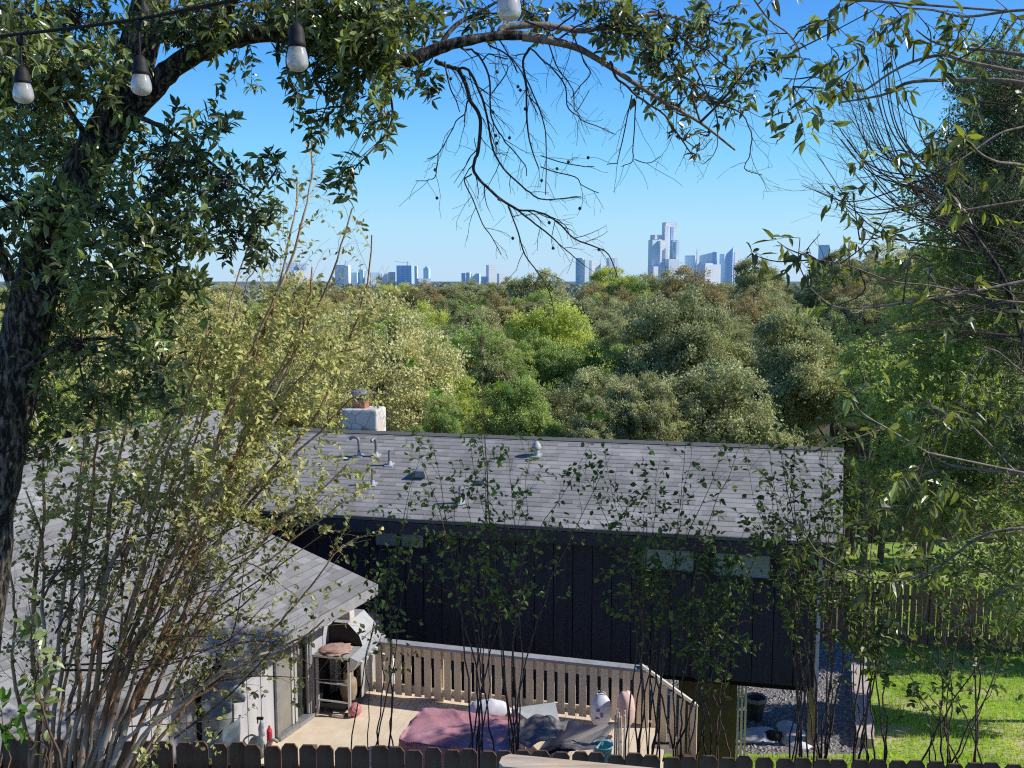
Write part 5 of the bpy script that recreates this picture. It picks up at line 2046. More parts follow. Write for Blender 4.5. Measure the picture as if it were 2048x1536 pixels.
MAIN = [(c2([(560, 350), (620, 372), (700, 410), (745, 500), (770, 590), (815, 660), (832, 730), (820, 880), (798, 960), (795, 1030), (870, 1120), (950, 1190), (1060, 1260)], 13, 6.5), 1),
        (c2([(1060, 1260), (1180, 1275), (1290, 1330), (1400, 1430), (1520, 1480), (1600, 1530), (1660, 1660)], 6, 2.5), 1),
        (c2([(1060, 1260), (1200, 1370), (1300, 1460), (1400, 1540), (1480, 1600)], 5, 2), 1),
        (c2([(1000, 1235), (1060, 1400), (1100, 1530), (1180, 1640), (1250, 1760), (1275, 1900)], 4.5, 2.2), 0),
        (c2([(690, 405), (760, 412), (830, 540), (870, 680), (905, 870), (970, 1000), (1080, 1110), (1180, 1185), (1260, 1195), (1430, 1190)], 8, 2.5), 1),
        (c2([(710, 280), (800, 300), (880, 430), (890, 600), (900, 700), (960, 800), (1010, 880), (1100, 1000), (1110, 1060)], 6, 2), 1),
        (c2([(1128, 285), (1090, 350), (1110, 480), (1115, 700), (1140, 860), (1190, 1000)], 8, 3), 1),
        (c2([(1110, 480), (1190, 660), (1220, 800), (1225, 1000), (1220, 1180)], 4, 2), 0),
        (c2([(1128, 285), (1250, 400), (1340, 540), (1360, 660), (1480, 740), (1640, 800)], 4.5, 2), 1),
        (c2([(1195, 930), (1400, 990), (1520, 995)], 3, 2), 0), (c2([(1195, 1000), (1400, 1060), (1440, 1110), (1540, 1160)], 3, 2), 1),
        (c2([(755, 600), (740, 690), (690, 740), (600, 900), (510, 950)], 4, 2), 1), (c2([(580, 920), (580, 960), (560, 1060), (520, 1085), (440, 1080)], 3, 1.6), 0),
        (c2([(1610, 380), (1640, 470), (1740, 550), (1900, 660), (2040, 820), (2120, 960)], 8, 3), 1), (c2([(1742, 570), (1700, 800), (1660, 960), (1640, 990), (1590, 990)], 3.5, 1.8), 0),
        (c2([(1770, 600), (1755, 900), (1755, 960), (1680, 1000)], 3.5, 1.8), 0), (c2([(1755, 960), (1850, 975), (1910, 940)], 2.4, 1.6), 0),
        (c2([(780, 1040), (740, 1090), (790, 1200), (850, 1350), (900, 1420), (960, 1530)], 4, 1.8), 1), (c2([(900, 560), (990, 440), (985, 415), (890, 425)], 3, 2), 0),
        (c2([(880, 270), (1000, 330), (1080, 420), (1130, 560), (1180, 680)], 4.5, 2), 1), (c2([(840, 350), (900, 310), (1000, 330)], 4, 3), 0),
        (c2([(620, 372), (650, 520), (690, 610), (715, 690)], 4, 2), 0), (c2([(1240, 240), (1300, 420), (1380, 560), (1400, 680), (1480, 560)], 3.5, 1.6), 1), (c2([(880, 140), (940, 230), (1010, 330), (1060, 420)], 4.5, 3), 0),
        (c2([(1700, 60), (1760, 200), (1900, 330), (2000, 420), (2150, 560), (2280, 640)], 7, 2), 1), (c2([(1900, 60), (2050, 200), (2200, 280), (2400, 420), (2560, 470)], 6, 2), 1), (c2([(2100, 350), (2250, 640), (2290, 760), (2260, 900), (2180, 980)], 4, 1.6), 1), (c2([(2250, 640), (2400, 730), (2420, 900), (2390, 1020), (2500, 1060)], 4, 1.6), 1), (c2([(2000, 820), (2150, 900), (2230, 830)], 3, 1.6), 1), (c2([(1380, 190), (1440, 330), (1500, 420), (1440, 500), (1380, 580)], 4, 2), 1), (c2([(1100, 120), (1240, 180), (1330, 150), (1420, 90), (1460, 20)], 6, 3), 1), (c2([(1300, 240), (1400, 160), (1480, 120), (1560, 60)], 6, 3), 1)]
tips = []
for rows_, lv_ in MAIN:
    P, r = pxline([(x, y, w_ * .68 + .4, 4.5) for x, y, w_ in rows_], 4)
    wob = np.cumsum(ra.normal(size=(len(P), 3)) * [.0, .02, .0], axis=0)
    P = P + wob
    drp.tube(P, r, 6)
    twig_tree(drp, P, np.array([min(r[0], .0055), max(r[-1], .0016)]), ra, lv_, .75, .24, .1, .085, tips, .4)
tw.build("twig", M["twig"], oak)
# small dark acorns / galls on the bare twigs
for k in ra.choice(len(tips), 26, replace=False):
    q = tips[k][0][-1 - ra.integers(3)]
    drp.lathe(q, [(.0005, -.008), (.007, -.003), (.008, .002), (.004, .008), (.0005, .009)], 7)
drp.build("bare_twigs", M["twig"], oak, smooth=True)


# ------------------------------------------------ clump of crape myrtle stems at the left
rb = np.random.default_rng(33)
YM = 6.5
base = at(175, 1640, YM)
gz = float(zg(base[0], YM))
myr = empty("crape_myrtle", (base[0], YM, gz), "many stemmed tan crape myrtle fanning up from the fence at the lower left", "shrub")
st = []
stems_px = [
    [(55, 1580), (70, 1400), (62, 1200), (80, 1000), (60, 820)], [(75, 1580), (100, 1380), (118, 1180), (140, 980), (170, 760)], [(88, 1580), (95, 1420), (88, 1250), (75, 1100), (50, 980)],
    [(100, 1590), (128, 1400), (150, 1200), (175, 1000), (215, 800), (250, 640)], [(118, 1590), (150, 1420), (165, 1230), (168, 1060), (180, 900)], [(135, 1590), (165, 1400), (205, 1200), (225, 1030), (270, 830), (300, 640)],
    [(150, 1590), (190, 1380), (222, 1180), (260, 1020), (330, 820), (400, 640)], [(165, 1590), (205, 1420), (255, 1230), (300, 1060), (350, 900), (420, 740)], [(178, 1590), (215, 1440), (262, 1280), (330, 1100), (375, 960), (460, 720), (540, 560)],
    [(190, 1590), (230, 1450), (290, 1280), (372, 1080), (430, 920), (520, 760), (610, 600)], [(205, 1590), (262, 1420), (330, 1260), (402, 1080), (470, 950), (560, 830), (650, 700)], [(215, 1590), (290, 1420), (350, 1270), (420, 1120), (520, 980), (620, 870), (700, 780)],
    [(230, 1590), (330, 1400), (430, 1200), (520, 1090), (600, 1010), (690, 930)], [(120, 1590), (120, 1420), (140, 1300), (185, 1120), (190, 960)], [(160, 1590), (175, 1450), (235, 1300), (255, 1150), (310, 960), (360, 700)],
    [(245, 1590), (330, 1450), (420, 1370), (520, 1290), (600, 1200), (690, 1100)], [(225, 1590), (290, 1470), (370, 1400), (470, 1330), (570, 1300), (650, 1260)], [(210, 1590), (250, 1500), (340, 1440), (440, 1370), (510, 1345), (620, 1300)],
    [(70, 1590), (40, 1420), (20, 1300), (10, 1180), (-20, 1050)], [(140, 1590), (150, 1350), (165, 1150), (200, 900), (225, 700), (235, 560)], [(180, 1590), (240, 1380), (310, 1180), (410, 980), (500, 800), (560, 640), (590, 520)],
    [(195, 1590), (270, 1390), (360, 1180), (450, 1010), (570, 860), (660, 640), (672, 470)], [(150, 1590), (215, 1350), (285, 1150), (390, 880), (450, 700), (500, 560), (530, 470)], [(130, 1590), (180, 1350), (240, 1120), (310, 900), (380, 740), (420, 590)],
    [(160, 1590), (240, 1330), (370, 1040), (500, 740), (590, 520), (640, 380), (655, 300)], [(170, 1590), (250, 1330), (360, 1050), (460, 800), (540, 600), (585, 430), (600, 330)], [(150, 1590), (225, 1330), (330, 1020), (420, 760), (480, 570), (530, 420)], [(190, 1590), (280, 1330), (420, 1040), (560, 760), (650, 560), (690, 430)], [(200, 1590), (300, 1360), (400, 1240), (470, 1120), (560, 1060), (640, 1000)], [(240, 1590), (310, 1480), (390, 1300), (470, 1190), (540, 1150), (640, 1090), (700, 1040)], [(185, 1590), (240, 1330), (345, 1130), (470, 880), (600, 720), (690, 690)]]
lf = MB()
for i, rows_ in enumerate(stems_px):
    Y0 = YM + rb.uniform(-.3, .3)
    dy = rb.uniform(-.3, .7)
    k = len(rows_)
    w0 = rb.uniform(8, 14) if i < 12 else rb.uniform(6, 9.5)
    P, r = pxline([(x + rb.uniform(-6, 6), y, w0 * (1 - .8 * j / (k - 1)) + 1.2, Y0 + dy * j / (k - 1)) for j, (x, y) in enumerate(rows_)], 5)
    P = np.vstack([[P[0][0], P[0][1], gz - .05], P]) if P[0][2] > gz else P
    r = np.concatenate([[r[0]], r]) if len(r) < len(P) else r
    P[1:] += np.cumsum(rb.normal(size=(len(P) - 1, 3)) * .011, axis=0)
    mb = MB()
    mb.tube(P, r, 8)
    tips = []
    m0 = int(len(P) * .3)
    twig_tree(mb, P[m0:], np.array([.0055, .003]), rb, 1, .75, .5, .0, .115, tips, .35, lean=np.array([.12, 0, .2]))
    mb.build("stem", M["stem"], myr, smooth=True)
    for pts, q0 in tips:
        py_ = proj(pts[-1])[1]
        px_ = proj(pts[-1])[0]
        dens = (.042 if py_ < 600 else .026) if py_ < 1000 else (.035 if py_ < 1150 else .08)
        if (py_ > 1050 and rb.random() < .66) or rb.random() < .12 or (py_ < 560 and rb.random() < .5):
            continue
        tb = float(np.interp(py_, [500, 620, 850, 1000, 1150, 1400], [.3, .6, .66, .5, .28, .22]))  # lower leaves tinted dark, upper bright: shade and sun put into the colour
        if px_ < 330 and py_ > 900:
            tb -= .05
        leaf_along(lf, pts, rb, dens, .046, .55, T_OVAL, tb + .4 * (rb.random() - .4), .18, .2, .1, whorl=2)
tang = MB()
for k in range(46):
    x0, y0 = rb.uniform(60, 420), rb.uniform(1080, 1480)
    ln_, an_ = rb.uniform(120, 330), rb.uniform(-.15, 1.25)
    Yk = YM + rb.uniform(-.3, .5)
    a_, b_ = at(x0, y0, Yk), at(x0 + ln_ * math.cos(an_) * (1 if rb.random() < .85 else -.6), y0 - ln_ * math.sin(an_), Yk + rb.uniform(-.3, .3))
    P = curve_to(a_, b_, rb.normal(size=3) * .07, 6)
    tang.tube(P, np.linspace(.009, .003, len(P)) * rb.uniform(.6, 1.1), 5)
    tips = []
    twig_tree(tang, P[3:], np.array([.004, .0025]), rb, 1, .8, .34, .0, .12, tips, .35)
    for pts, q0 in tips:
        if rb.random() < .4:
            leaf_along(lf, pts, rb, .04, .044, .55, T_OVAL, .2 + .5 * (rb.random() < .2), .15, .2, .1, whorl=2)
tang.build("side_branches", M["sap_stem"], myr, smooth=True)
lf.build("foliage", M["myrtle_leaf"], myr)
# leaf spray of bright young shoots low at the fence
sg = MB()


def sapling(name, label, base_px, tips_px, Y, leafL, mat, tw_=.0, base_w=10, leafW=.55, spacing=.075, tmpl=T_OVAL, seed=0, tint=.45, side=.42, every=.15, start=.35, ydev=.35, lvl=1, cat="sapling", group=None, lowskip=0.0, droop=.15, maple=()):
    rg = np.random.default_rng(seed)
    b = at(base_px[0], base_px[1], Y)
    g_ = float(zg(b[0], Y))
    o = empty(name, (b[0], Y, g_), label, cat, group)
    lf_ = MB()
    if group:
        tips_px = tips_px + [(x_ + rg.uniform(-55, 55), y_ + rg.uniform(0, 130)) for x_, y_ in tips_px[:5]]
    for tx, ty in tips_px:
        t = at(tx, ty, Y + rg.uniform(-ydev, ydev))
        sc = .26 if group else .06
        bb = np.array([b[0] + rg.uniform(-sc, sc), Y + rg.uniform(-sc, sc), g_ - .05])
        bt = b + [(bb[0] - b[0]), bb[1] - Y, 0]
        bend = np.array([(t[0] - b[0]) * -.16, 0, (t[2] - b[2]) * .04]) + rg.normal(size=3) * .04
        P = np.vstack([[bb], spline([bt, (bt * .55 + t * .45) + bend, t], 8)])
        P[2:] += np.cumsum(rg.normal(size=(len(P) - 2, 3)) * .014, axis=0)
        r0 = pxw(base_w * rg.uniform(.7, 1.15), Y) / 2
        mb = MB()
        mb.tube(P, np.linspace(r0, r0 * .16, len(P)), 6)
        tips = []
        m0 = int(len(P) * start)
        twig_tree(mb, P[m0:], np.array([r0 * .55, r0 * .3]), rg, lvl, .75, side, .02, every, tips, .35, lean=np.array([0, 0, .12]))
        mb.build("stem", M["sap_stem"], o, smooth=True)
        for pts, q0 in tips:
            if rg.random() < lowskip:
                continue
            leaf_along(lf_, pts, rg, spacing, leafL, leafW, tmpl, tint - .12 + .3 * (rg.random() - .5), .2, .15, droop, whorl=2)
        leaf_along(lf_, P[m0:], rg, spacing * 3.5, leafL, leafW, tmpl, tint, .2, 0, droop)
    lf_.build("foliage", mat, o)
    if maple:
        ml = MB()
        for mx, my, cnt in maple:
            c = at(mx, my, Y)
            pos = c + rg.normal(size=(cnt, 3)) * [.05, .05, .03]
            add_leaves(ml, pos, unit(rg.normal(size=(cnt, 3)) * [1, 1, .3]), unit(rg.normal(size=(cnt, 3)) * .5 + [0, -.3, 1]), .075, .085, np.clip(rg.normal(size=cnt) * .3 + .55, 0, 1), T_MAPLE)
        ml.build("bright_leaves", M["maple_leaf"], o)
    return o


SG = "thin leafy saplings behind the picket fence"
sapling("sapling", "slim twiggy sapling in front of the pink covered table, leftmost behind the fence", (745, 1500), [(770, 1010), (810, 1130), (850, 930)], 8.3, .06, M["sap_leaf"], base_w=3.9, start=.46, seed=1, spacing=0.151, lowskip=.4, group=SG)
sapling("sapling", "bushy many stemmed sapling with one tall leader reaching above the roof ridge", (985, 1500), [(860, 880), (905, 970), (965, 600), (1005, 930), (1070, 880), (1180, 880), (930, 840), (1120, 960), (1230, 900)], 8.4, .06, M["sap_leaf"], base_w=4.7, start=.46, seed=2, spacing=0.126, lowskip=.4, group=SG,
        maple=((935, 612, 5), (958, 606, 4), (905, 690, 4), (832, 722, 4), (985, 770, 5), (1190, 832, 7), (905, 835, 4), (1000, 920, 4), (1165, 790, 4), (880, 790, 3)))
sapling("sapling", "sapling with stems spreading like a fan left of the tan foundation wall", (1292, 1505), [(1200, 900), (1240, 940), (1330, 900), (1370, 880), (1430, 880), (1280, 1010), (1390, 1060)], 8.2, .062, M["sap_leaf"], base_w=4.3, start=.46, seed=3, spacing=0.119, lowskip=.4, group=SG, tint=.35)
sapling("sapling", "dense leafy sapling before the tan foundation wall", (1415, 1515), [(1400, 1080), (1470, 1130), (1340, 1180), (1500, 1060), (1440, 1200)], 8.1, .066, M["sap_leaf"], base_w=4.3, start=.46, seed=4, spacing=0.074, lowskip=.3, group=SG, tint=.3, side=.42)
sapling("sapling", "tall sapling of straight dark stems before the right end of the house", (1628, 1530), [(1480, 880), (1540, 860), (1590, 870), (1650, 900), (1690, 910), (1520, 960), (1600, 1000)], 7.9, .062, M["sap_leaf"], base_w=5.1, start=.46, seed=5, spacing=0.107, lowskip=.3, group=SG, tint=.35)
sapling("sapling", "sapling of upright stems in front of the stone edging", (1712, 1530), [(1650, 1050), (1700, 960), (1760, 1010), (1800, 1110), (1715, 1150), (1670, 1200)], 7.8, .062, M["sap_leaf"], base_w=4.7, start=.46, seed=6, spacing=0.099, lowskip=.3, group=SG, tint=.35)
sapling("sapling", "wide sapling arching over the sunlit lawn at the lower right", (1905, 1560), [(1780, 1250), (1850, 1120), (1900, 1060), (1960, 1010), (2040, 1120), (1710, 1190), (2050, 1260), (1830, 1330)], 7.7, .066, M["sap_leaf"], base_w=4.7, start=.46, seed=7, spacing=0.101, lowskip=.4, group=SG, tint=.38, side=.4)
sapling("leafy_shoot", "young shoot with large blue green oval leaves at the far lower left", (110, 1600), [(70, 1190), (85, 1260), (60, 1350)], 5.0, .085, M["oak_leaf"], base_w=9, seed=8, spacing=.05, tint=.75, side=.16, every=.12, leafW=.5, tmpl=T_LANCE, lvl=0, start=.45)
sapling("leafy_shoot", "bright yellow green leaf shoot at the bottom left corner", (-20, 1620), [(20, 1390), (45, 1440)], 4.4, .08, M["maple_leaf"], base_w=6, seed=9, spacing=.035, tint=.6, side=.12, every=.08, leafW=.5, tmpl=T_LANCE, lvl=0, start=.5)
sapling("leafy_shoot", "small yellow green sprig in front of the dark pickets at lower left", (320, 1640), [(300, 1505), (345, 1485)], 6.2, .045, M["myrtle_leaf"], base_w=5, seed=10, spacing=.03, tint=.8, side=.16, every=.06, lvl=0, start=.3)


# ------------------------------------------------ long-leaved tree reaching in from the right
rc = np.random.default_rng(55)
YP = 3.4
foot = at(2260, 1500, YP)
pec = empty("pecan_tree", (foot[0], YP, float(zg(foot[0], YP))), "long leaved tree with drooping leaflets reaching in from the right edge", "tree")
c3 = lambda rows_, w0, w1, dx=1366, dy=0, s=3.0: [(dx + x / s, dy + y / s, w0 + (w1 - w0) * i / (len(rows_) - 1)) for i, (x, y) in enumerate(rows_)]
LIM = [c3([(2500, 620), (2046, 500), (1750, 480), (1380, 490), (1250, 550), (1150, 580), (940, 615)], 16, 5), c3([(2500, 520), (2046, 440), (1700, 370), (1560, 330), (1380, 370), (1240, 440), (1060, 550), (900, 490), (780, 460)], 14, 3),
       c3([(2500, 400), (2046, 330), (1800, 300), (1650, 290), (1500, 250), (1400, 180)], 14, 4), c3([(2500, 1120), (2046, 995), (1880, 970), (1760, 900), (1650, 750)], 13, 4), c3([(400, -60), (430, 0), (520, 120), (640, 210), (700, 330), (660, 520)], 7, 3),
       c3([(2500, 1150), (2200, 1190), (2000, 1210), (1600, 1280), (1480, 1330), (1200, 1420), (1060, 1440)], 11, 3), c3([(2400, 100), (2046, 60), (1700, 100), (1500, 60), (1300, 40), (1100, -30)], 10, 4),
       c3([(2500, 60), (2046, 150), (1750, 210), (1400, 270), (1100, 310), (900, 300), (760, 190)], 12, 3, 1366, 512), c3([(2500, 300), (2046, 280), (1800, 250), (1500, 180), (1250, 150), (1000, 60), (800, 20)], 9, 3, 1366, 512),
       c3([(2500, 1400), (2046, 1310), (1700, 1270), (1540, 1225), (1400, 1100)], 12, 4, 1366, 512), c3([(1540, 1225), (1250, 1050), (1070, 940), (1030, 850), (1100, 780)], 7, 4, 1366, 512), c3([(2200, 1420), (1990, 1290), (1830, 1120), (1700, 1000), (1500, 900), (1480, 860)], 9, 4, 1366, 512),
       c3([(2300, 380), (1900, 410), (1700, 470), (1400, 690), (1100, 790), (800, 740), (530, 600), (400, 420)], 11, 3, 1500, 950, 3.737), c3([(2400, 900), (2046, 700), (1850, 560), (1750, 700), (1650, 900)], 8, 3, 1366, 512),
       c3([(2300, 900), (2046, 820), (1850, 900), (1600, 1100), (1450, 1180)], 8, 3, 1500, 950, 3.737), c3([(2046, 60), (1900, 250), (1800, 420), (1740, 600)], 8, 3), c3([(2300, 700), (2046, 760), (1900, 800), (1750, 900), (1600, 1000)], 9, 3)]
mb = MB()
# trunk just outside the frame carries the limbs
mb.tube(spline([[foot[0], YP, float(zg(foot[0], YP)) - .1], at(2250, 900, YP), at(2220, 400, YP), at(2260, -100, YP)], 6), np.linspace(.13, .08, 19), 10)
mb.build("trunk", M["bark"], pec, smooth=True)
PT = []
bm_ = MB()
for k, rows_ in enumerate(LIM):
    Y0 = YP + rc.uniform(-.3, .5)
    dy = rc.uniform(-.4, .4)
    P, r = pxline([(x, y, w_ * .66, Y0 + dy * j / len(rows_)) for j, (x, y, w_) in enumerate(rows_)], 4)
    P[0] = P[0] * .3 + at(2235, rows_[0][1] + 60, YP) * .7
    bm_.tube(P, r, 7)
    tips = []
    twig_tree(bm_, P[3:], np.array([.0035, .0022]), rc, 1, .7, .28, .05, .17, tips, .4)
    PT.append(P)
bm_.build("branch", M["bark_pale"], pec, smooth=True)
PTA = np.vstack(PT)
lf, rk = MB(), MB()
spots = [(1600, 85, 7), (1655, 110, 6), (1715, 120, 6), (1700, 165, 5), (1565, 178, 4), (1630, 205, 7), (1600, 255, 4), (1650, 265, 5), (1700, 30, 6), (1780, 55, 7), (1830, 45, 7), (1900, 55, 7), (1560, 20, 4), (1770, 30, 5), (1745, 370, 4), (1705, 405, 6), (1745, 345, 6), (1690, 435, 5),
         (1780, 440, 6), (1830, 330, 5), (1600, 498, 5), (1555, 505, 4), (1640, 490, 5), (1700, 505, 7), (1655, 540, 7), (1620, 600, 6), (1640, 645, 4), (1500, 530, 3), (1860, 545, 4), (1930, 575, 4), (1710, 740, 5), (1660, 800, 4), (1850, 820, 7), (1885, 800, 6), (1960, 780, 8), (1995, 830, 7),
         (1680, 860, 3), (1880, 870, 4), (1800, 960, 6), (1835, 990, 7), (1770, 1065, 5), (1600, 1045, 5), (1605, 1140, 4), (1735, 1105, 5), (1785, 1115, 6), (1850, 1170, 4), (1900, 1150, 5), (1750, 1200, 6), (1950, 60, 7), (2010, 40, 7), (1980, 120, 5), (1860, 110, 5), (1800, 200, 3), (1900, 230, 5), (1960, 260, 6),
         (2020, 220, 5), (1930, 320, 6), (2000, 380, 6), (1870, 300, 5), (1840, 260, 4), (2030, 480, 5), (1950, 440, 5), (1880, 400, 5), (2000, 640, 4), (1950, 700, 4), (2030, 900, 5), (1960, 1000, 5), (1900, 960, 4), (2000, 1100, 6), (2030, 1200, 5), (1700, 900, 3), (1640, 180, 5), (1540, 90, 4), (1670, 60, 5), (1740, 90, 5), (1620, 140, 5), (1590, 215, 4)]
for (cx, cy, ns) in spots:
    c = at(cx, cy - 22, YP + rc.uniform(-.45, .55))
    j = np.argmin(np.linalg.norm((PTA - c) * [1, .5, 1], axis=1))
    P = curve_to(PTA[j], c, rc.normal(size=3) * .03, 4)
    rk.tube(P, np.linspace(.003, .0016, len(P)), 4)
    for s_ in range(max(2, int(ns * .55))):
        d_ = unit(np.array([rc.uniform(-1, 1), rc.uniform(-.8, .8), rc.uniform(-.7, .25)]))
        st_ = P[rc.integers(max(1, len(P) - 4), len(P))]
        ln = rc.uniform(.07, .17)
        Q = [st_, st_ + d_ * ln * .5, st_ + d_ * ln + np.array([0, 0, -.015])]
        rk.tube(Q, [.0014, .0011, .0008], 3, cap=False)
        leaf_along(lf, Q, rc, .02, .06, .37, T_LANCE, (.12 + .12 * rc.random()) if rc.random() < .86 else .75, .12, .2, .6, whorl=1)
rk.build("twig", M["twig"], pec)
lf.build("foliage", M["pecan_leaf"], pec)

# ------------------------------------------------ bare fan of twigs and the juniper at the right edge
rd_ = np.random.default_rng(77)
ft = at(2120, 1480, 6.2)
fan = empty("bare_shrub", (ft[0], 6.2, float(zg(ft[0], 6.2))), "bare shrub whose fine curved twigs fan out over the sky at the upper right", "shrub")
mb = MB()
mb.tube(spline([[ft[0], 6.2, float(zg(ft[0], 6.2)) - .1], at(2090, 1000, 6.2), at(2030, 620, 6.2), at(1930, 440, 6.2)], 6), np.linspace(.035, .014, 19), 8)
mb.build("stem", M["bark"], fan, smooth=True)
mb = MB()
for k in range(26):
    t = rd_.random()
    r0 = at(1960 - 110 * t, 470 - 140 * t + rd_.uniform(-20, 60), 6.2 + rd_.uniform(-.3, .3))
    ang = rd_.uniform(0, 1)
    tip = at(1615 + 170 * ang + rd_.uniform(-20, 20), 390 - 370 * ang + rd_.uniform(-30, 30), 6.2 + rd_.uniform(-.4, .4))
    bend = np.array([-.1, 0, -.16 + .1 * ang]) * rd_.uniform(.6, 1.3)
    P = curve_to(r0, tip, bend, 8)
    mb.tube(P, np.linspace(.0062, .0022, len(P)), 5)
    twig_tree(mb, P[3:], np.array([.0035, .0022]), rd_, 1, .5, .5, .0, .2, None, .5, lean=np.array([-.25, 0, .1]))
for k in range(13):
    r0 = at(2060 + rd_.uniform(-60, 40), 640 + rd_.uniform(-80, 60), 6.4 + rd_.uniform(-.3, .3))
    tip = at(1690 + rd_.uniform(-20, 120), 600 + rd_.uniform(-50, 150), 6.4 + rd_.uniform(-.4, .4))
    P = curve_to(r0, tip, np.array([0, 0, .1]) * rd_.uniform(-.4, 1.2), 8)
    mb.tube(P, np.linspace(.0055, .002, len(P)), 5)
    twig_tree(mb, P[3:], np.array([.0035, .0022]), rd_, 1, .5, .45, .02, .2, None, .5, lean=np.array([-.2, 0, .05]))
mb.build("twigs", M["twig"], fan, smooth=True)

# curtain of small mid-green leaves at the right edge
ef = at(2150, 1500, 10.5)
elm = empty("elm_tree", (ef[0], 10.5, float(zg(ef[0], 10.5))), "small leaved green tree curtaining the right edge above the lawn", "tree")
mb = MB()
mb.tube(spline([[ef[0], 10.5, float(zg(ef[0], 10.5)) - .1], [ef[0] - .05, 10.5, -4.5], [ef[0] - .3, 10.4, -2.0], [ef[0] - .6, 10.4, .4]], 6), np.linspace(.12, .03, 19), 9)
mb.build("trunk", M["bark"], elm, smooth=True)
br_, nd = MB(), MB()
for (cx, cy, rx, ry, ns, tb) in ((1960, 620, 100, 60, 60, .4), (1860, 660, 90, 60, 50, .6), (2000, 720, 90, 70, 70, .4), (1900, 760, 110, 70, 80, .5), (1800, 800, 70, 60, 40, .45), (2010, 850, 80, 70, 70, .35), (1880, 880, 100, 70, 70, .3), (1790, 930, 70, 50, 36, .3),
                                 (1960, 960, 100, 70, 70, .25), (1850, 1010, 90, 60, 40, .3), (2020, 1060, 60, 80, 50, .25), (1930, 1120, 80, 60, 34, .25), (2030, 560, 60, 60, 50, .4), (1760, 700, 50, 40, 18, .5), (2030, 1200, 50, 70, 26, .25), (1990, 560, 80, 60, 60, .5), (1930, 500, 80, 60, 50, .5), (2030, 420, 60, 80, 60, .45), (1980, 330, 80, 80, 60, .45), (2030, 230, 60, 80, 50, .45), (1980, 150, 80, 60, 36, .45), (1880, 420, 60, 60, 30, .45), (1840, 560, 60, 40, 26, .5)):
    ns, tb = int(ns * .85), tb + .2
    c = at(cx, cy, 10.3 + rd_.uniform(-.5, .5))
    a_ = np.array([ef[0] - .2, 10.5, c[2] - .6])
    P = curve_to(a_, c, np.array([0, 0, .15]), 6)
    br_.tube(P, np.linspace(.022, .006, len(P)), 5)
    R = np.array([pxw(rx, 10.3), .5, pxw(ry, 10.3)])
    for b in c + unit(rd_.normal(size=(ns, 3))) * (rd_.uniform(0, 1, (ns, 1)) ** .45) * R:
        s_ = P[rd_.integers(2, len(P))]
        Q = spline([s_, (s_ + b) / 2 + rd_.normal(size=3) * .06, b], 3)
        br_.tube(Q, np.linspace(.005, .002, len(Q)), 3, cap=False)
        for _ in range(4):
            v = unit(b - s_ + rd_.normal(size=3) * .7) * rd_.uniform(.15, .3)
            leaf_along(nd, [b, b + v * .5, b + v + [0, 0, -.02]], rd_, .028, .058, .5, T_OVAL, tb + .25 * (rd_.random() - .5), .2, 0, .2, whorl=2)
br_.build("branch", M["bark_pale"], elm, smooth=True)
nd.build("foliage", M["elm_leaf"], elm)

jf = at(2170, 1480, 8.5)
jun = empty("juniper_tree", (jf[0], 8.5, float(zg(jf[0], 8.5))), "dense dark juniper filling the right edge below the top corner", "tree")
mb = MB()
zj = at(2100, 120, 8.5)[2]
mb.tube(spline([[jf[0], 8.5, float(zg(jf[0], 8.5)) - .1], [jf[0] - .1, 8.5, -2.5], [jf[0] - .3, 8.5, 0], [jf[0] - .5, 8.5, zj]], 6), np.linspace(.16, .04, 19), 10)
mb.build("trunk", M["bark"], jun, smooth=True)
br_, nd = MB(), MB()
for (cx, cy, rx, ry, ns) in ((1990, 200, 80, 80, 80), (1960, 320, 100, 90, 130), (2030, 420, 90, 90, 120), (1950, 450, 90, 80, 100), (2040, 260, 60, 90, 70), (2010, 130, 60, 60, 40), (2060, 560, 70, 80, 80), (1900, 380, 60, 60, 50), (2040, 700, 60, 90, 70), (2060, 900, 60, 120, 70)):
    c = at(cx, cy, 8.3 + rd_.uniform(-.3, .3))
    a_ = np.array([jf[0] - .25, 8.5, c[2] - .5])
    P = curve_to(a_, c, np.array([0, 0, -.1]), 5)
    br_.tube(P, np.linspace(.03, .008, len(P)), 6)
    R = np.array([pxw(rx, 8.4), .4, pxw(ry, 8.4)])
    for b in c + unit(rd_.normal(size=(ns, 3))) * (rd_.uniform(0, 1, (ns, 1)) ** .5) * R:
        s = P[rd_.integers(2, len(P))]
        Q = spline([s, (s + b) / 2 + rd_.normal(size=3) * .05, b], 3)
        br_.tube(Q, np.linspace(.005, .002, len(Q)), 3, cap=False)
        for _ in range(3):
            v = unit(b - s + rd_.normal(size=3) * .35 + [0, 0, .1]) * rd_.uniform(.1, .2)
            leaf_along(nd, [b, b + v * .5 + rd_.normal(size=3) * .015, b + v], rd_, .0075, .032, .3, T_DIA, .45, .22, 0, .1, whorl=3)
br_.build("branch", M["bark_pale"], jun, smooth=True)
nd.build("foliage", M["cedar_leaf"], jun)

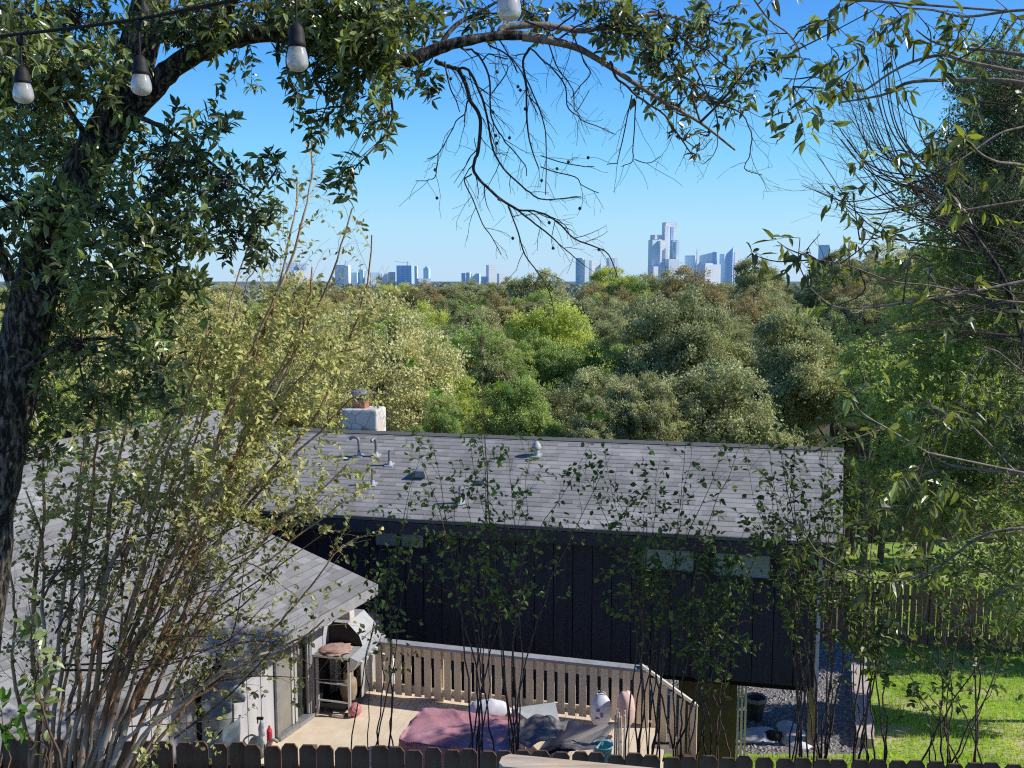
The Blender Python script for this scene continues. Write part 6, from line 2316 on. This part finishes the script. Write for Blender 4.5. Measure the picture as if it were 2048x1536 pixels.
# ------------------------------------------------ string of festoon lamps across the top left
sl = empty("string_lights", at(280, 37, 2.15), "black cable of festoon bulbs hanging across the top left of the view", "string lights")
cab, _ = pxline([(-260, 90, 8, 2.3), (-80, 80, 8, 2.27), (40, 68, 8, 2.24), (160, 54, 8, 2.2), (278, 38, 8, 2.16), (370, 20, 8, 2.12), (462, 1, 8, 2.08), (592, -34, 8, 2.03), (760, -70, 8, 1.97), (1018, -120, 8, 1.9), (1300, -200, 8, 1.85)], 5)
mb = MB()
mb.tube(cab, .0038, 7)
mb.build("cable", M["rubber"], sl, smooth=True)
for cx, ytop, ysock, yglass, yend, wd, Y in ((40, 72, 134, 167, 208, 38, 2.24), (277, 42, 112, 150, 192, 39, 2.16), (591, -32, 48, 95, 144, 42, 2.03), (1018, -118, -55, -12, 44, 47, 1.9)):
    a_ = at(cx, ytop, Y)
    s0, s1, ge = at(cx, ysock, Y)[2], at(cx, yglass, Y)[2], at(cx, yend, Y)[2]
    x, y = a_[0], a_[1]
    rs = pxw(wd, Y) / 2 * .74
    mb = MB()
    mb.tube([a_, [x, y, s0]], .0022, 6)
    mb.lathe((x, y, a_[2] - .012), [(.0005, -.008), (.006, -.008), (.009, .0), (.007, .012), (.0005, .016)], 10)
    mb.lathe((x, y, s0), [(.0005, .004), (rs * .5, .0), (rs * .8, -.008), (rs, -.02), (rs, (s1 - s0) * .72), (rs * 1.08, (s1 - s0) * .75), (rs * 1.08, (s1 - s0)), (rs * .7, (s1 - s0) - .002), (.0005, s1 - s0)], 18)
    so = mb.build("lamp_socket", M["rubber"], sl, smooth=True)
    R = pxw(wd, Y) / 2
    h = s1 - ge
    gb = MB()
    tt = np.linspace(0, 1, 16)
    prof = [(rs * .9, 0.001)] + [(R * (.74 + .26 * math.sin(min(1, t * 1.7) * math.pi / 2)) * (1 if t < .62 else math.sqrt(max(0, 1 - ((t - .62) / .38) ** 2)) * .999 + .001), -h * t) for t in tt]
    gb.lathe((x, y, s1), prof, 20)
    gb.build("bulb", M["bulb"], so, smooth=True)
    fl = MB()
    fl.tube([[x - .004, y, s1 - .002], [x - .005, y, s1 - h * .45], [x, y, s1 - h * .55], [x + .005, y, s1 - h * .45], [x + .004, y, s1 - .002]], .001, 5)
    fl.build("filament", M["galv_white"], so)
